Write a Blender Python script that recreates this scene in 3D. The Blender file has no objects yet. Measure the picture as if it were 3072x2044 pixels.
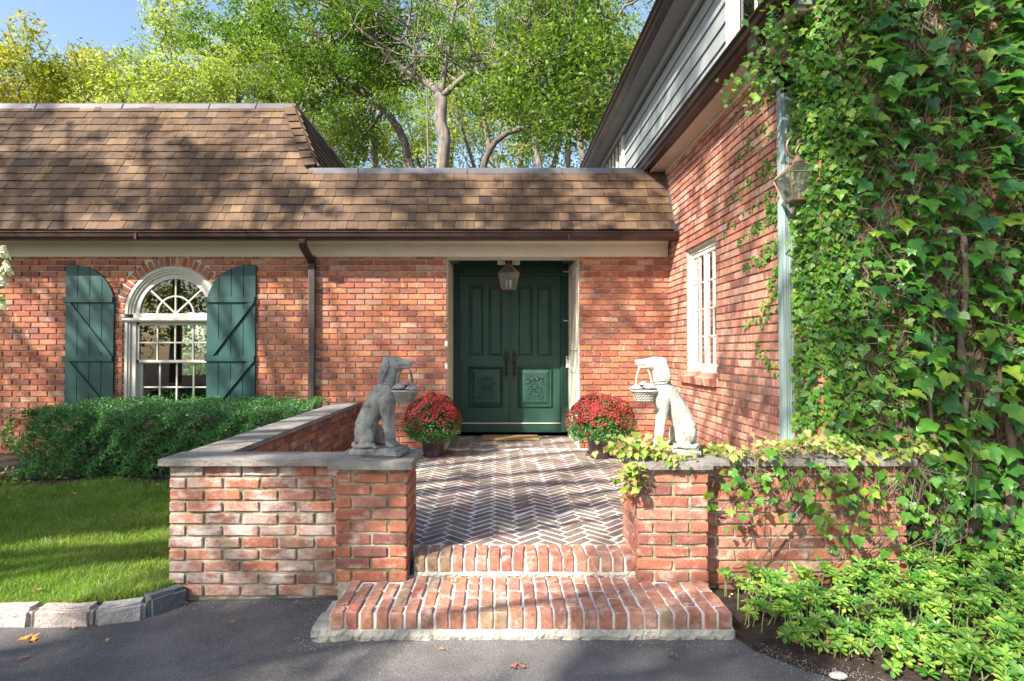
import bpy, bmesh, math, random
import numpy as np
from mathutils import Vector, Matrix
rng = np.random.default_rng(7)
random.seed(7)
R = math.radians
S = bpy.context.scene
COL = S.collection
# ------------------------------------------------------------------ camera
F_PX, PX0, PITCH, EYE = 1707.0, 1488.0, R(1.0), 1.30
cam_d = bpy.data.cameras.new('camera'); cam = bpy.data.objects.new('camera', cam_d); COL.objects.link(cam)
cam_d.lens = 20.0; cam_d.sensor_width = 36.0; cam_d.shift_x = (1536 - PX0) / 3072.0
cam_d.clip_end = 600; cam.location = (0, 0, EYE); cam.rotation_euler = (R(90) + PITCH, 0, 0)
S.camera = cam
# ------------------------------------------------------------------ light
SUN_DIR = Vector((-.545, -.560, .623)).normalized()      # towards the sun
EL = math.asin(SUN_DIR.z); AZ = math.atan2(SUN_DIR.x, SUN_DIR.y)
W = bpy.data.worlds.new('World'); S.world = W; W.use_nodes = True
wn = W.node_tree.nodes; wl = W.node_tree.links
sky = wn.new('ShaderNodeTexSky'); sky.sky_type = 'NISHITA'; sky.sun_disc = False
sky.sun_elevation = EL; sky.sun_rotation = AZ; sky.air_density = 1.0; sky.dust_density = 1.6; sky.ozone_density = 1.0
bg = wn['Background']; wl.new(sky.outputs[0], bg.inputs[0]); bg.inputs[1].default_value = 0.13
sd = bpy.data.lights.new('sun', 'SUN'); sd.energy = 5.0; sd.angle = R(.55); sd.color = (1, .94, .84)
so = bpy.data.objects.new('sun', sd); COL.objects.link(so); so.rotation_euler = SUN_DIR.to_track_quat('Z', 'Y').to_euler()
S.view_settings.view_transform = 'Standard'; S.view_settings.look = 'None'; S.view_settings.gamma = 1
S.view_settings.use_curve_mapping = False; S.view_settings.exposure = 1.38
S.render.engine = 'CYCLES'
S.cycles.max_bounces = 6; S.cycles.diffuse_bounces = 3; S.cycles.transparent_max_bounces = 12

# ------------------------------------------------------------------ helpers
def at(px, py, Y):
    """point of the vertical plane at distance Y that lies on the given line of sight"""
    x = (px - PX0) / F_PX; u = (1022 - py) / F_PX
    d = Vector((x, math.cos(PITCH) - u * math.sin(PITCH), math.sin(PITCH) + u * math.cos(PITCH)))
    k = Y / d.y
    return Vector((d.x * k, Y, EYE + d.z * k))
WLOC = {}
def par(o, p):
    o.parent = p; l = WLOC.get(p.name, (0, 0, 0)); o.matrix_parent_inverse = Matrix.Translation(Vector(l) * -1)
def tag(o, label=None, cat=None, group=None, kind=None):
    if label: o['label'] = label
    if cat: o['category'] = cat
    if group: o['group'] = group
    if kind: o['kind'] = kind
    return o
def thing(name, label, cat, loc=(0, 0, 0), group=None, kind=None):
    o = bpy.data.objects.new(name, None); COL.objects.link(o); o.location = loc; o.empty_display_size = .1
    WLOC[o.name] = tuple(loc)
    return tag(o, label, cat, group, kind)
def link(name, me, m=None, parent=None):
    o = bpy.data.objects.new(name, me); COL.objects.link(o)
    if m is not None and not me.materials: me.materials.append(m)
    if parent is not None: par(o, parent)
    return o
def mesh_np(name, V, Fc, rnd=None, smooth=False):
    """V (n,3); Fc (m,k) int array, all faces with k corners"""
    V = np.asarray(V, np.float32); Fc = np.asarray(Fc, np.int32); m, k = Fc.shape
    me = bpy.data.meshes.new(name)
    me.vertices.add(len(V)); me.vertices.foreach_set('co', V.ravel())
    me.loops.add(m * k); me.loops.foreach_set('vertex_index', Fc.ravel())
    me.polygons.add(m); me.polygons.foreach_set('loop_start', np.arange(0, m * k, k, dtype=np.int32))
    if rnd is not None:
        a = me.attributes.new('rnd', 'FLOAT', 'FACE'); a.data.foreach_set('value', np.asarray(rnd, np.float32))
    me.polygons.foreach_set('use_smooth', np.full(m, smooth, bool))
    me.update(calc_edges=True)
    return me
def scatter(name, TV, TF, pos, mats, rnd=None, smooth=False):
    """copies of one template (TV verts, TF faces) joined in one mesh; mats (n,3,3)"""
    TV = np.asarray(TV, float); TF = np.asarray(TF, int); n = len(pos)
    V = np.einsum('nij,vj->nvi', mats, TV) + np.asarray(pos)[:, None, :]
    Fc = TF[None] + (np.arange(n) * len(TV))[:, None, None]
    if rnd is None: rnd = rng.random(n)
    return mesh_np(name, V.reshape(-1, 3), Fc.reshape(-1, TF.shape[1]), np.repeat(rnd, len(TF)), smooth)
def rotmats(n, dirs=None, spread=1.0):
    """random rotations; local z is pulled towards dirs"""
    z = rng.normal(size=(n, 3)) * spread
    if dirs is not None: z = z + dirs
    z /= np.linalg.norm(z, axis=1, keepdims=True) + 1e-9
    t = rng.normal(size=(n, 3)); x = np.cross(t, z); x /= np.linalg.norm(x, axis=1, keepdims=True) + 1e-9
    y = np.cross(z, x)
    return np.stack([x, y, z], axis=2)

class MB:
    def __init__(s): s.v = []; s.f = []; s.r = []; s.cur = 0.0
    def add(s, V, Fs):
        b = len(s.v); s.v += [tuple(p) for p in V]
        for f in Fs: s.f.append(tuple(b + i for i in f)); s.r.append(s.cur)
    def box(s, x0, x1, y0, y1, z0, z1):
        V = [(x0, y0, z0), (x1, y0, z0), (x1, y1, z0), (x0, y1, z0), (x0, y0, z1), (x1, y0, z1), (x1, y1, z1), (x0, y1, z1)]
        s.add(V, [(0, 3, 2, 1), (4, 5, 6, 7), (0, 1, 5, 4), (1, 2, 6, 5), (2, 3, 7, 6), (3, 0, 4, 7)])
    def bar(s, a, b, w, h, up=(0, 0, 1)):
        a = Vector(a); b = Vector(b); d = (b - a).normalized(); u = Vector(up); sx = d.cross(u).normalized(); u = sx.cross(d).normalized()
        V = []
        for p in (a, b):
            for i, j in ((-1, -1), (1, -1), (1, 1), (-1, 1)): V.append(p + sx * (i * w / 2) + u * (j * h / 2))
        s.add(V, [(0, 1, 2, 3), (7, 6, 5, 4), (0, 4, 5, 1), (1, 5, 6, 2), (2, 6, 7, 3), (3, 7, 4, 0)])
    def prism(s, poly, fn, t0, t1):
        """poly: 2-D outline; fn(a, b, t) -> point"""
        n = len(poly); V = [fn(a, b, t0) for a, b in poly] + [fn(a, b, t1) for a, b in poly]
        s.add(V, [tuple(range(n))[::-1], tuple(range(n, 2 * n))] + [(i, (i + 1) % n, n + (i + 1) % n, n + i) for i in range(n)])
    def tube(s, pts, rad, n=6, caps=True, jit=0):
        pts = [Vector(p) for p in pts]; m = len(pts)
        if not hasattr(rad, '__len__'): rad = [rad] * m
        V = []; t0 = (pts[1] - pts[0]).normalized(); a = t0.orthogonal().normalized()
        for i, p in enumerate(pts):
            t = (pts[min(i + 1, m - 1)] - pts[max(i - 1, 0)])
            t = t.normalized() if t.length > 1e-9 else t0
            a = (a - t * a.dot(t)); a = a.normalized() if a.length > 1e-6 else t.orthogonal().normalized()
            b = t.cross(a)
            for k in range(n):
                c = 2 * math.pi * k / n; r = rad[i] * (1 + (random.uniform(-jit, jit) if jit else 0))
                V.append(p + (a * math.cos(c) + b * math.sin(c)) * r)
        Fs = []
        for i in range(m - 1):
            for k in range(n):
                k2 = (k + 1) % n; Fs.append((i * n + k, i * n + k2, (i + 1) * n + k2, (i + 1) * n + k))
        if caps: Fs += [tuple(range(n))[::-1], tuple(range((m - 1) * n, m * n))]
        s.add(V, Fs)
    def lathe(s, prof, c, n=24, sx=1, sy=1):
        V = []; m = len(prof)
        for r, z in prof:
            for k in range(n):
                a = 2 * math.pi * k / n; V.append((c[0] + r * math.cos(a) * sx, c[1] + r * math.sin(a) * sy, c[2] + z))
        Fs = [(i * n + k, i * n + (k + 1) % n, (i + 1) * n + (k + 1) % n, (i + 1) * n + k) for i in range(m - 1) for k in range(n)]
        s.add(V, Fs)
    def ball(s, c, r, n=8, m=6, sc=(1, 1, 1)):
        prof = [(max(1e-4, r * math.sin(math.pi * i / m)), -r * math.cos(math.pi * i / m)) for i in range(m + 1)]
        V = []
        for q, z in prof:
            for k in range(n):
                a = 2 * math.pi * k / n; V.append((c[0] + q * math.cos(a) * sc[0], c[1] + q * math.sin(a) * sc[1], c[2] + z * sc[2]))
        s.add(V, [(i * n + k, i * n + (k + 1) % n, (i + 1) * n + (k + 1) % n, (i + 1) * n + k) for i in range(m) for k in range(n)])
    def mesh(s, name, smooth=False, bevel=0, seg=1):
        me = bpy.data.meshes.new(name); me.from_pydata(s.v, [], s.f)
        a = me.attributes.new('rnd', 'FLOAT', 'FACE'); a.data.foreach_set('value', np.asarray(s.r, np.float32))
        bm = bmesh.new(); bm.from_mesh(me); bmesh.ops.recalc_face_normals(bm, faces=bm.faces)
        if bevel:
            es = [e for e in bm.edges if len(e.link_faces) == 2 and e.calc_face_angle(0) > .6]
            bmesh.ops.bevel(bm, geom=es, offset=bevel, segments=seg, affect='EDGES', profile=.5, clamp_overlap=True)
        bm.to_mesh(me); bm.free()
        me.polygons.foreach_set('use_smooth', [smooth] * len(me.polygons))
        me.update(); return me
    def build(s, name, m, parent=None, smooth=False, bevel=0, seg=1):
        return link(name, s.mesh(name, smooth, bevel, seg), m, parent)

# ------------------------------------------------------------------ materials
class NT:
    def __init__(s, name):
        s.m = bpy.data.materials.new(name); s.m.use_nodes = True; s.t = s.m.node_tree; s.n = s.t.nodes
        s.p = s.n['Principled BSDF']; s.out = s.n['Material Output']
    def new(s, typ, **kw):
        n = s.n.new('ShaderNode' + typ)
        for k, v in kw.items(): setattr(n, k, v)
        return n
    def L(s, a, b): s.t.links.new(a, b)
    def pos(s, sc=(1, 1, 1)):
        g = s.new('NewGeometry'); mp = s.new('Mapping'); mp.inputs['Scale'].default_value = sc
        s.L(g.outputs['Position'], mp.inputs[0]); return mp.outputs[0]
    def noise(s, scale, det=4, rough=.55, vec=None, dist=0):
        n = s.new('TexNoise'); n.inputs['Scale'].default_value = scale; n.inputs['Detail'].default_value = det
        n.inputs['Roughness'].default_value = rough; n.inputs['Distortion'].default_value = dist
        s.L(vec if vec is not None else s.pos(), n.inputs['Vector']); return n.outputs[0]
    def ramp(s, fac, stops, interp='LINEAR'):
        r = s.new('ValToRGB'); r.color_ramp.interpolation = interp; e = r.color_ramp.elements
        while len(e) < len(stops): e.new(.5)
        for i, (p, c) in enumerate(stops):
            e[i].position = p; e[i].color = (c, c, c, 1) if not hasattr(c, '__len__') else (*c, 1)
        s.L(fac, r.inputs[0]); return r.outputs[0]
    def mix(s, fac, a, b, mode='MIX'):
        n = s.new('Mix', data_type='RGBA', blend_type=mode)
        for sock, v in ((n.inputs[0], fac), (n.inputs[6], a), (n.inputs[7], b)):
            if hasattr(v, 'is_linked') or hasattr(v, 'links'): s.L(v, sock)
            elif hasattr(v, '__len__'): sock.default_value = (*v, 1)
            else: sock.default_value = v if sock == n.inputs[0] else (v, v, v, 1)
        return n.outputs[2]
    def math(s, op, a, b=0):
        n = s.new('Math', operation=op)
        for sock, v in ((n.inputs[0], a), (n.inputs[1], b)):
            if hasattr(v, 'links'): s.L(v, sock)
            else: sock.default_value = v
        return n.outputs[0]
    def rnd(s, k=7.31):
        a = s.new('Attribute'); a.attribute_name = 'rnd'; o = s.new('ObjectInfo')
        x = s.math('MULTIPLY', a.outputs['Fac'], k); x = s.math('ADD', x, o.outputs['Random']); return s.math('FRACT', x)
    def bump(s, h, strength=.4, dist=.01):
        b = s.new('Bump'); b.inputs['Strength'].default_value = strength; b.inputs['Distance'].default_value = dist
        s.L(h, b.inputs['Height']); s.L(b.outputs[0], s.p.inputs['Normal']); return b.outputs[0]
def setp(t, col=None, rough=.6, metal=0, spec=None):
    if col is not None:
        if hasattr(col, 'links'): t.L(col, t.p.inputs['Base Color'])
        else: t.p.inputs['Base Color'].default_value = (*col, 1)
    t.p.inputs['Roughness'].default_value = rough; t.p.inputs['Metallic'].default_value = metal
    if spec is not None: t.p.inputs['Specular IOR Level'].default_value = spec
    return t.m
def spread(cols):
    n = len(cols); return [((i + .5) / n if n > 1 else 0, c) for i, c in enumerate(cols)]
def mat(name, cols, rough=.75, mott=(6, .25), bump=(60, .3, .004), over=(), streak=None, metal=0, spec=None, interp='LINEAR'):
    """cols chosen per piece; mott = brightness mottling; over = [(colour, scale, lo, hi, amount)] stains"""
    t = NT(name)
    c = t.ramp(t.rnd(), spread(cols), interp) if len(cols) > 1 else t.ramp(t.rnd(), [(0, cols[0]), (1, cols[0])])
    if mott:
        k = t.ramp(t.noise(mott[0], 5, .6), [(.28, 1 - mott[1]), (.72, 1 + mott[1])]); c = t.mix(1.0, c, k, 'MULTIPLY')
    if streak:
        k = t.ramp(t.noise(1, 3, .6, t.pos(streak[0])), [(.35, 1 - streak[1]), (.65, 1 + streak[1])]); c = t.mix(1.0, c, k, 'MULTIPLY')
    for col, sc, lo, hi, am in over:
        v = t.pos(sc) if hasattr(sc, '__len__') else None
        f = t.ramp(t.noise(1 if v is not None else sc, 5, .65, v), [(lo, 0.0), (hi, am)]); c = t.mix(f, c, col)
    setp(t, c, rough, metal, spec if spec is not None else (.22 if rough >= .8 else None))
    if bump: t.bump(t.noise(bump[0], 6, .65), bump[1], bump[2])
    return t.m
def leafmat(name, cols, trans=.35, rough=.45, over=None, spec=.35):
    t = NT(name); c = t.ramp(t.rnd(), spread(cols))
    k = t.ramp(t.noise(9, 3), [(.3, .8), (.7, 1.2)]); c = t.mix(1.0, c, k, 'MULTIPLY')
    if over:
        f = t.ramp(t.noise(over[1], 4, .6), [(over[2], 0.0), (over[3], over[4])]); c = t.mix(f, c, over[0])
    setp(t, c, rough, 0, spec)
    tr = t.new('BsdfTranslucent'); ct = t.mix(1.0, c, (1.5, 1.45, .55), 'MULTIPLY'); t.L(ct, tr.inputs[0])
    mx = t.new('MixShader'); mx.inputs[0].default_value = trans
    t.L(t.p.outputs[0], mx.inputs[1]); t.L(tr.outputs[0], mx.inputs[2]); t.L(mx.outputs[0], t.out.inputs[0])
    return t.m
M = {}
M['brick'] = mat('house brick', [(.33, .105, .060), (.41, .150, .080), (.46, .185, .095), (.28, .085, .055), (.37, .14, .09), (.50, .215, .115), (.20, .075, .058), (.45, .25, .17), (.35, .105, .062), (.42, .16, .075), (.26, .095, .07)],
                 .85, (14, .22), (85, .55, .006), [((.62, .42, .30), (26, 26, 5), .60, .68, .55), ((.14, .06, .05), (22, 22, 6), .62, .74, .5), ((.6, .5, .42), 30, .66, .8, .5)])
M['brick_side'] = mat('side wing brick', [(.41, .18, .115), (.45, .215, .14), (.35, .135, .085), (.48, .26, .18), (.27, .11, .08), (.43, .19, .12), (.37, .155, .105), (.51, .32, .24), (.35, .135, .09), (.24, .10, .08)],
                 .85, (14, .22), (80, .6, .007), [((.62, .46, .38), (9, 24, 5), .54, .66, .6), ((.15, .075, .07), (9, 22, 6), .60, .74, .55), ((.6, .5, .42), 30, .66, .8, .4)])
M['brick_white'] = mat('limewashed brick', [(.34, .115, .072), (.38, .15, .095), (.27, .11, .085), (.34, .18, .125), (.42, .14, .08), (.27, .16, .115), (.22, .10, .08)],
                 .9, (16, .3), (70, .8, .010), [((.66, .60, .55), (5, 5, 9), .46, .64, .72), ((.46, .42, .36), 20, .5, .7, .5), ((.16, .17, .06), (4, 4, 6), .60, .72, .6)])
M['brick_pier'] = mat('pier brick', [(.38, .14, .085), (.32, .11, .075), (.43, .17, .10), (.26, .10, .078), (.36, .18, .125), (.40, .15, .085), (.20, .085, .072)],
                 .88, (16, .28), (70, .8, .009), [((.58, .50, .42), (7, 7, 10), .54, .68, .6), ((.10, .07, .06), 24, .58, .72, .55), ((.17, .16, .07), (4, 4, 7), .63, .74, .5)])
M['brick_step'] = mat('step brick', [(.38, .17, .115), (.31, .125, .09), (.42, .21, .145), (.25, .115, .09), (.40, .18, .11), (.33, .18, .13), (.34, .12, .085), (.30, .20, .13)],
                 .88, (22, .35), (80, .9, .008), [((.60, .54, .48), 12, .52, .72, .6), ((.09, .055, .05), 26, .56, .7, .55)])
M['paver'] = mat('herringbone paver', [(.19, .135, .118), (.16, .125, .110), (.22, .150, .128), (.185, .145, .122), (.14, .108, .10), (.205, .165, .135), (.23, .125, .10), (.125, .105, .10)],
                 .85, (12, .25), (70, .6, .006), [((.20, .18, .11), 2.2, .50, .62, .6), ((.5, .45, .4), 24, .62, .75, .45), ((.09, .07, .06), 18, .62, .75, .4)])
M['mortar'] = mat('mortar', [(.64, .58, .50)], .95, (20, .25), (120, .9, .006), [((.34, .31, .26), 4, .45, .65, .5)])
M['mortar_moss'] = mat('mossy mortar', [(.42, .39, .30)], .95, (16, .3), (90, 1, .012), [((.13, .13, .045), 5, .44, .6, .85), ((.55, .52, .45), 9, .58, .7, .6)])
M['mortar_lime'] = mat('lime mortar', [(.64, .62, .59)], .95, (18, .18), (90, .9, .008), [((.36, .34, .29), 7, .56, .72, .55)])
M['cement'] = mat('rough cement', [(.47, .44, .38)], .95, (14, .25), (45, 1, .02), [((.30, .28, .19), (3, 3, 8), .55, .7, .7), ((.38, .17, .10), (5, 5, 14), .64, .7, .6)])
M['cap'] = mat('bluestone cap', [(.235, .21, .185), (.21, .20, .185), (.26, .235, .21)], .85, (5, .25), (55, .8, .012), [((.15, .13, .12), 9, .55, .72, .5), ((.42, .38, .33), 3, .55, .7, .5)])
M['stone'] = mat('kerb granite', [(.44, .38, .35), (.40, .37, .35), (.24, .24, .25), (.46, .40, .36)], .9, (18, .25), (40, 1, .02), [((.2, .19, .18), 14, .56, .7, .5)])
M['cream'] = mat('cream painted wood', [(.60, .555, .455)], .55, (3, .06), (30, .08, .002))
M['white'] = mat('off white window paint', [(.50, .475, .41)], .5, (4, .06), (40, .08, .002))
M['siding'] = mat('weathered pale siding', [(.25, .275, .275), (.27, .29, .29), (.235, .26, .26)], .65, (3, .12), (60, .25, .003), [((.30, .30, .27), (14, 3, 14), .62, .74, .5), ((.12, .12, .11), 60, .70, .76, .6)])
M['shutter'] = mat('teal green shutter paint', [(.007, .056, .050)], .55, (5, .20), (18, .16, .003), [((.05, .14, .125), (26, 26, 5), .66, .76, .35)], streak=((60, 60, 3), .10))
M['door'] = mat('deep green door paint', [(.009, .047, .031)], .50, (5, .22), (30, .10, .002), [((.05, .10, .08), (30, 30, 4), .66, .74, .35)], streak=((90, 90, 3), .08))
M['copper'] = mat('brown gutter metal', [(.060, .034, .031)], .33, (3, .3), (8, .1, .004), [((.25, .17, .14), (1.5, 1.5, 4), .60, .75, .4)], metal=.65)
M['flash'] = mat('grey brown flashing metal', [(.135, .13, .135)], .42, (2.2, .22), (8, .15, .004), [((.30, .14, .07), (1.5, 1.5, 3), .62, .72, .5)], metal=.5)
M['patina'] = mat('green patina copper', [(.30, .39, .375)], .6, None, (40, .4, .004), [((.11, .17, .16), (60, 60, 1.5), .50, .62, .75), ((.50, .62, .60), (70, 70, 1.2), .55, .66, .7), ((.14, .075, .06), (30, 30, 1.0), .64, .70, .8)], metal=.1)
M['iron'] = mat('dark wrought iron', [(.03, .022, .02)], .5, None, (90, .4, .003), metal=.6)
M['lamp_metal'] = mat('aged copper lantern metal', [(.26, .16, .11)], .45, (20, .3), None, metal=.4)
M['concrete'] = mat('weathered cast stone', [(.31, .30, .28)], .95, (11, .38), (140, 1, .008), [((.09, .085, .075), (12, 12, 12), .53, .66, .75), ((.42, .40, .36), 7, .52, .66, .6), ((.10, .10, .08), 60, .63, .70, .7)])  # greyer copy: shade on the left dog is put into the colour
M['pot'] = mat('dark plum plastic pot', [(.075, .035, .045)], .38, (3, .15), None, [((.20, .11, .14), 5, .56, .60, .5)])
M['soil'] = mat('mulch soil', [(.060, .042, .034)], 1, (12, .5), (60, 1, .03), [((.22, .17, .13), 40, .60, .72, .7)])
M['bark'] = mat('grey oak bark', [(.20, .17, .145)], .95, (5, .3), None, [((.07, .06, .05), (16, 16, 3), .50, .62, .7)])
M['vine'] = mat('vine wood', [(.16, .115, .085), (.10, .072, .055), (.24, .185, .145)], .95, (20, .3), (80, .8, .006))
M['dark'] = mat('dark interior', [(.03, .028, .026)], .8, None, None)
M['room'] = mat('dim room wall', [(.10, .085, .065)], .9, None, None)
M['linen'] = mat('cream lamp shade cloth', [(.45, .40, .32)], .9, None, None)
M['white_plastic'] = mat('white plastic', [(.75, .75, .73)], .4, None, None)
M['mat'] = mat('coir doormat', [(.33, .22, .10)], 1, (30, .4), (180, 1, .01), [((.42, .16, .12), 5, .55, .65, .5), ((.55, .45, .10), 4, .58, .66, .5)])
M['acorn'] = mat('acorn', [(.40, .20, .08)], .45, None, None)
M['dry'] = mat('dry fallen leaf', [(.42, .20, .08), (.30, .16, .09), (.50, .30, .16), (.24, .11, .07)], .7, (40, .3), None)
M['orange_leaf'] = mat('orange oak leaf', [(.55, .22, .05)], .5, (30, .3), None)
M['shingle'] = mat('cedar shingle', [(.125, .078, .047), (.092, .059, .040), (.145, .091, .055), (.070, .048, .038), (.130, .080, .047), (.190, .122, .070), (.092, .060, .042), (.120, .073, .045)],
                   .85, (1.6, .35), (30, .25, .004), [((.10, .072, .06), (16, 5, 3), .58, .72, .7)], streak=((160, 6, 5), .20))
def asphalt():
    t = NT('asphalt')
    c = t.mix(t.ramp(t.noise(1.3, 4), [(.35, 0.0), (.65, 1.0)]), (.115, .108, .106), (.175, .163, .152))
    c = t.mix(t.ramp(t.noise(9, 5, .7), [(.35, 0.0), (.7, .5)]), c, (.085, .079, .080))
    v = t.new('TexVoronoi'); v.inputs['Scale'].default_value = 55; t.L(t.pos(), v.inputs['Vector'])
    f = t.ramp(v.outputs['Distance'], [(.05, 1.0), (.16, 0.0)]); f = t.math('MULTIPLY', f, t.ramp(t.noise(2.0, 2), [(.36, .12), (.6, .9)])); c = t.mix(f, c, (.42, .40, .37))
    v2 = t.new('TexVoronoi'); v2.inputs['Scale'].default_value = 150; t.L(t.pos(), v2.inputs['Vector'])
    c = t.mix(1.0, c, t.ramp(t.noise(95, 3, .8), [(.30, .62), (.70, 1.45)]), 'MULTIPLY'); c = t.mix(1.0, c, t.ramp(t.noise(.55, 5, .7), [(.38, .78), (.62, 1.2)]), 'MULTIPLY')
    setp(t, c, .85, 0, .2); h = t.math('ADD', t.math('MULTIPLY', v2.outputs['Distance'], .8), t.noise(40, 5, .7)); t.bump(h, .55, .008); return t.m
M['asphalt'] = asphalt()
M['lawn_soil'] = mat('lawn thatch', [(.085, .10, .035)], 1, (9, .4), (60, .8, .02), [((.30, .24, .12), 3, .5, .7, .7)])
M['grass'] = leafmat('grass blade', [(.08, .22, .022), (.15, .30, .035), (.25, .36, .06), (.11, .25, .03), (.44, .40, .17), (.20, .33, .05), (.33, .38, .10)], .35, .5)
M['leaf_oak'] = leafmat('oak leaf', [(.07, .15, .02), (.12, .23, .03), (.05, .11, .018), (.19, .29, .045), (.14, .22, .045)], .45, .42)
M['leaf_pale'] = leafmat('pale oak leaf', [(.24, .33, .08), (.33, .42, .12), (.17, .24, .055), (.42, .46, .16), (.27, .37, .11)], .5, .42)  # leaf colours lightened to stand in for haze and bright exposure
M['leaf_yellow'] = leafmat('autumn maple leaf', [(.22, .28, .04), (.13, .19, .03), (.33, .34, .05), (.40, .30, .05), (.20, .28, .04), (.28, .33, .05)], .45, .45)
M['leaf_dark'] = leafmat('shade leaf', [(.04, .12, .015), (.07, .17, .02)], .35, .5)
M['box'] = leafmat('boxwood leaf', [(.06, .19, .045), (.09, .26, .055), (.045, .14, .06), (.15, .33, .06), (.075, .22, .09)], .22, .32, spec=.5)
M['box_tip'] = leafmat('boxwood tip leaf', [(.10, .24, .04), (.07, .19, .035)], .3, .38)
M['ivy'] = leafmat('ivy leaf', [(.045, .17, .018), (.08, .24, .025), (.025, .105, .018), (.14, .31, .028), (.06, .20, .025), (.02, .095, .035), (.22, .33, .035), (.10, .26, .028), (.03, .13, .02)], .34, .35, ((.30, .12, .05), 30, .66, .72, .9), .5)
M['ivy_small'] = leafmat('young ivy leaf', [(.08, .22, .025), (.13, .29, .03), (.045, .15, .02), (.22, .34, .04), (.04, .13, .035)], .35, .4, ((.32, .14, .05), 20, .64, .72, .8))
M['ivy_sun'] = leafmat('sun bleached vine leaf', [(.30, .38, .08), (.22, .34, .05), (.42, .40, .15), (.38, .22, .12), (.16, .28, .04)], .35, .45)  # paler, yellower leaf colours than the young ivy
M['pachy'] = leafmat('pachysandra leaf', [(.075, .21, .025), (.05, .155, .03), (.13, .29, .03), (.04, .13, .025), (.21, .35, .04), (.085, .20, .04), (.16, .31, .035), (.27, .36, .06)], .28, .35, ((.30, .20, .08), 26, .68, .74, .7), .4)
M['mum_leaf'] = leafmat('chrysanthemum leaf', [(.03, .13, .03), (.06, .20, .04), (.09, .24, .06)], .2, .5)
M['mum'] = mat('crimson bloom', [(.24, .002, .007), (.34, .004, .012), (.15, .0015, .006), (.28, .010, .014), (.20, .002, .007)], .6, None, None)
M['hyd'] = leafmat('white hydrangea petal', [(.72, .74, .66), (.78, .78, .74), (.66, .70, .56)], .3, .6)
def glass(name, dark=(.9, .95, .93), mixf=None):
    t = NT(name); t.n.remove(t.p)
    g = t.new('BsdfGlossy'); g.inputs['Roughness'].default_value = .0; tr = t.new('BsdfTransparent'); tr.inputs[0].default_value = (*dark, 1)
    fr = t.new('Fresnel'); fr.inputs[0].default_value = 1.5; k = t.math('ADD', t.math('MULTIPLY', fr.outputs[0], 1.7), .03)
    mx = t.new('MixShader'); t.L(k, mx.inputs[0]); t.L(tr.outputs[0], mx.inputs[1]); t.L(g.outputs[0], mx.inputs[2]); 
    if mixf:
        df = t.new('BsdfDiffuse'); df.inputs[0].default_value = (.6, .58, .5, 1); m2 = t.new('MixShader'); m2.inputs[0].default_value = mixf; t.L(mx.outputs[0], m2.inputs[1]); t.L(df.outputs[0], m2.inputs[2]); mx = m2  # pale diffuse haze stands in for light caught by the lantern glass
    t.L(mx.outputs[0], t.out.inputs[0]); return t.m
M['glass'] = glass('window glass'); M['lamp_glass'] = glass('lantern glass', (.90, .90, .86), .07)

# ------------------------------------------------------------------ blocks (bricks, pavers, shingles)
def block_variants(L, Wd, H, bev, jit, n=6, cuts=0):
    """chamfered block, centred, slightly out of true; quads and corner triangles as triangles"""
    out = []
    for k in range(n):
        bm = bmesh.new(); bmesh.ops.create_cube(bm, size=1)
        for v in bm.verts: v.co = Vector((v.co.x * L, v.co.y * Wd, v.co.z * H))
        if cuts:
            es = [e for e in bm.edges if abs(e.verts[0].co.x - e.verts[1].co.x) > L * .5]
            bmesh.ops.subdivide_edges(bm, edges=es, cuts=cuts)
        for v in bm.verts: v.co += Vector([random.uniform(-jit, jit) for _ in range(3)])
        es = [e for e in bm.edges if len(e.link_faces) == 2 and e.calc_face_angle(0) > .9]
        bmesh.ops.bevel(bm, geom=es, offset=bev, segments=1, affect='EDGES', clamp_overlap=True)
        for v in bm.verts: v.co += Vector([random.uniform(-jit, jit) * .45 for _ in range(3)])
        bmesh.ops.triangulate(bm, faces=bm.faces); bm.verts.ensure_lookup_table()
        V = np.array([v.co[:] for v in bm.verts]); Fc = np.array([[v.index for v in f.verts] for f in bm.faces]); bm.free()
        out.append((V, Fc))
    return out
class Bricks:
    """collects blocks; the nearest and largest become objects of their own, the rest one joined part"""
    def __init__(s, name, variants, m):
        s.name = name; s.var = variants; s.m = m; s.items = []
        s.me = []
        for i, (V, Fc) in enumerate(variants):
            me = mesh_np(name, V, Fc); me.materials.append(m); s.me.append(me)
    def put(s, loc, rot=None, scale=(1, 1, 1), hide=False):
        loc = Vector(loc); d = max(.5, (loc - Vector((0, 0, EYE))).length)
        s.items.append((-(scale[0] + .2) / d ** 2 + (50 if hide else 0), len(s.items), loc, rot or Matrix.Identity(3), scale))
    def flush(s, parent, limit):
        s.items.sort(key=lambda t: (t[0], t[1]))
        for sc, i, loc, rot, scale in s.items[:limit]:
            o = bpy.data.objects.new(s.name, s.me[random.randrange(len(s.me))]); COL.objects.link(o)
            o.matrix_basis = Matrix.Translation(loc) @ rot.to_4x4() @ Matrix.Diagonal((*scale, 1)); par(o, parent)
        rest = s.items[limit:]
        if rest:
            Vs = []; Fs = []; rr = []; b = 0
            for sc, i, loc, rot, scale in rest:
                V, Fc = s.var[random.randrange(len(s.var))]
                A = np.array(rot) @ np.diag(scale); Vs.append(V @ A.T + np.array(loc)); Fs.append(Fc + b); b += len(V); rr += [random.random()] * len(Fc)
            me = mesh_np(s.name + '_rest', np.concatenate(Vs), np.concatenate(Fs), rr)
            o = link(s.name + 's', me, s.m, parent); o['kind'] = 'stuff'
        s.items = []
CH, BL, JT = .0760, .2340, .0155       # course height, brick pitch, joint
rm_side = Matrix.Rotation(R(90), 3, 'Z')
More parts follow.
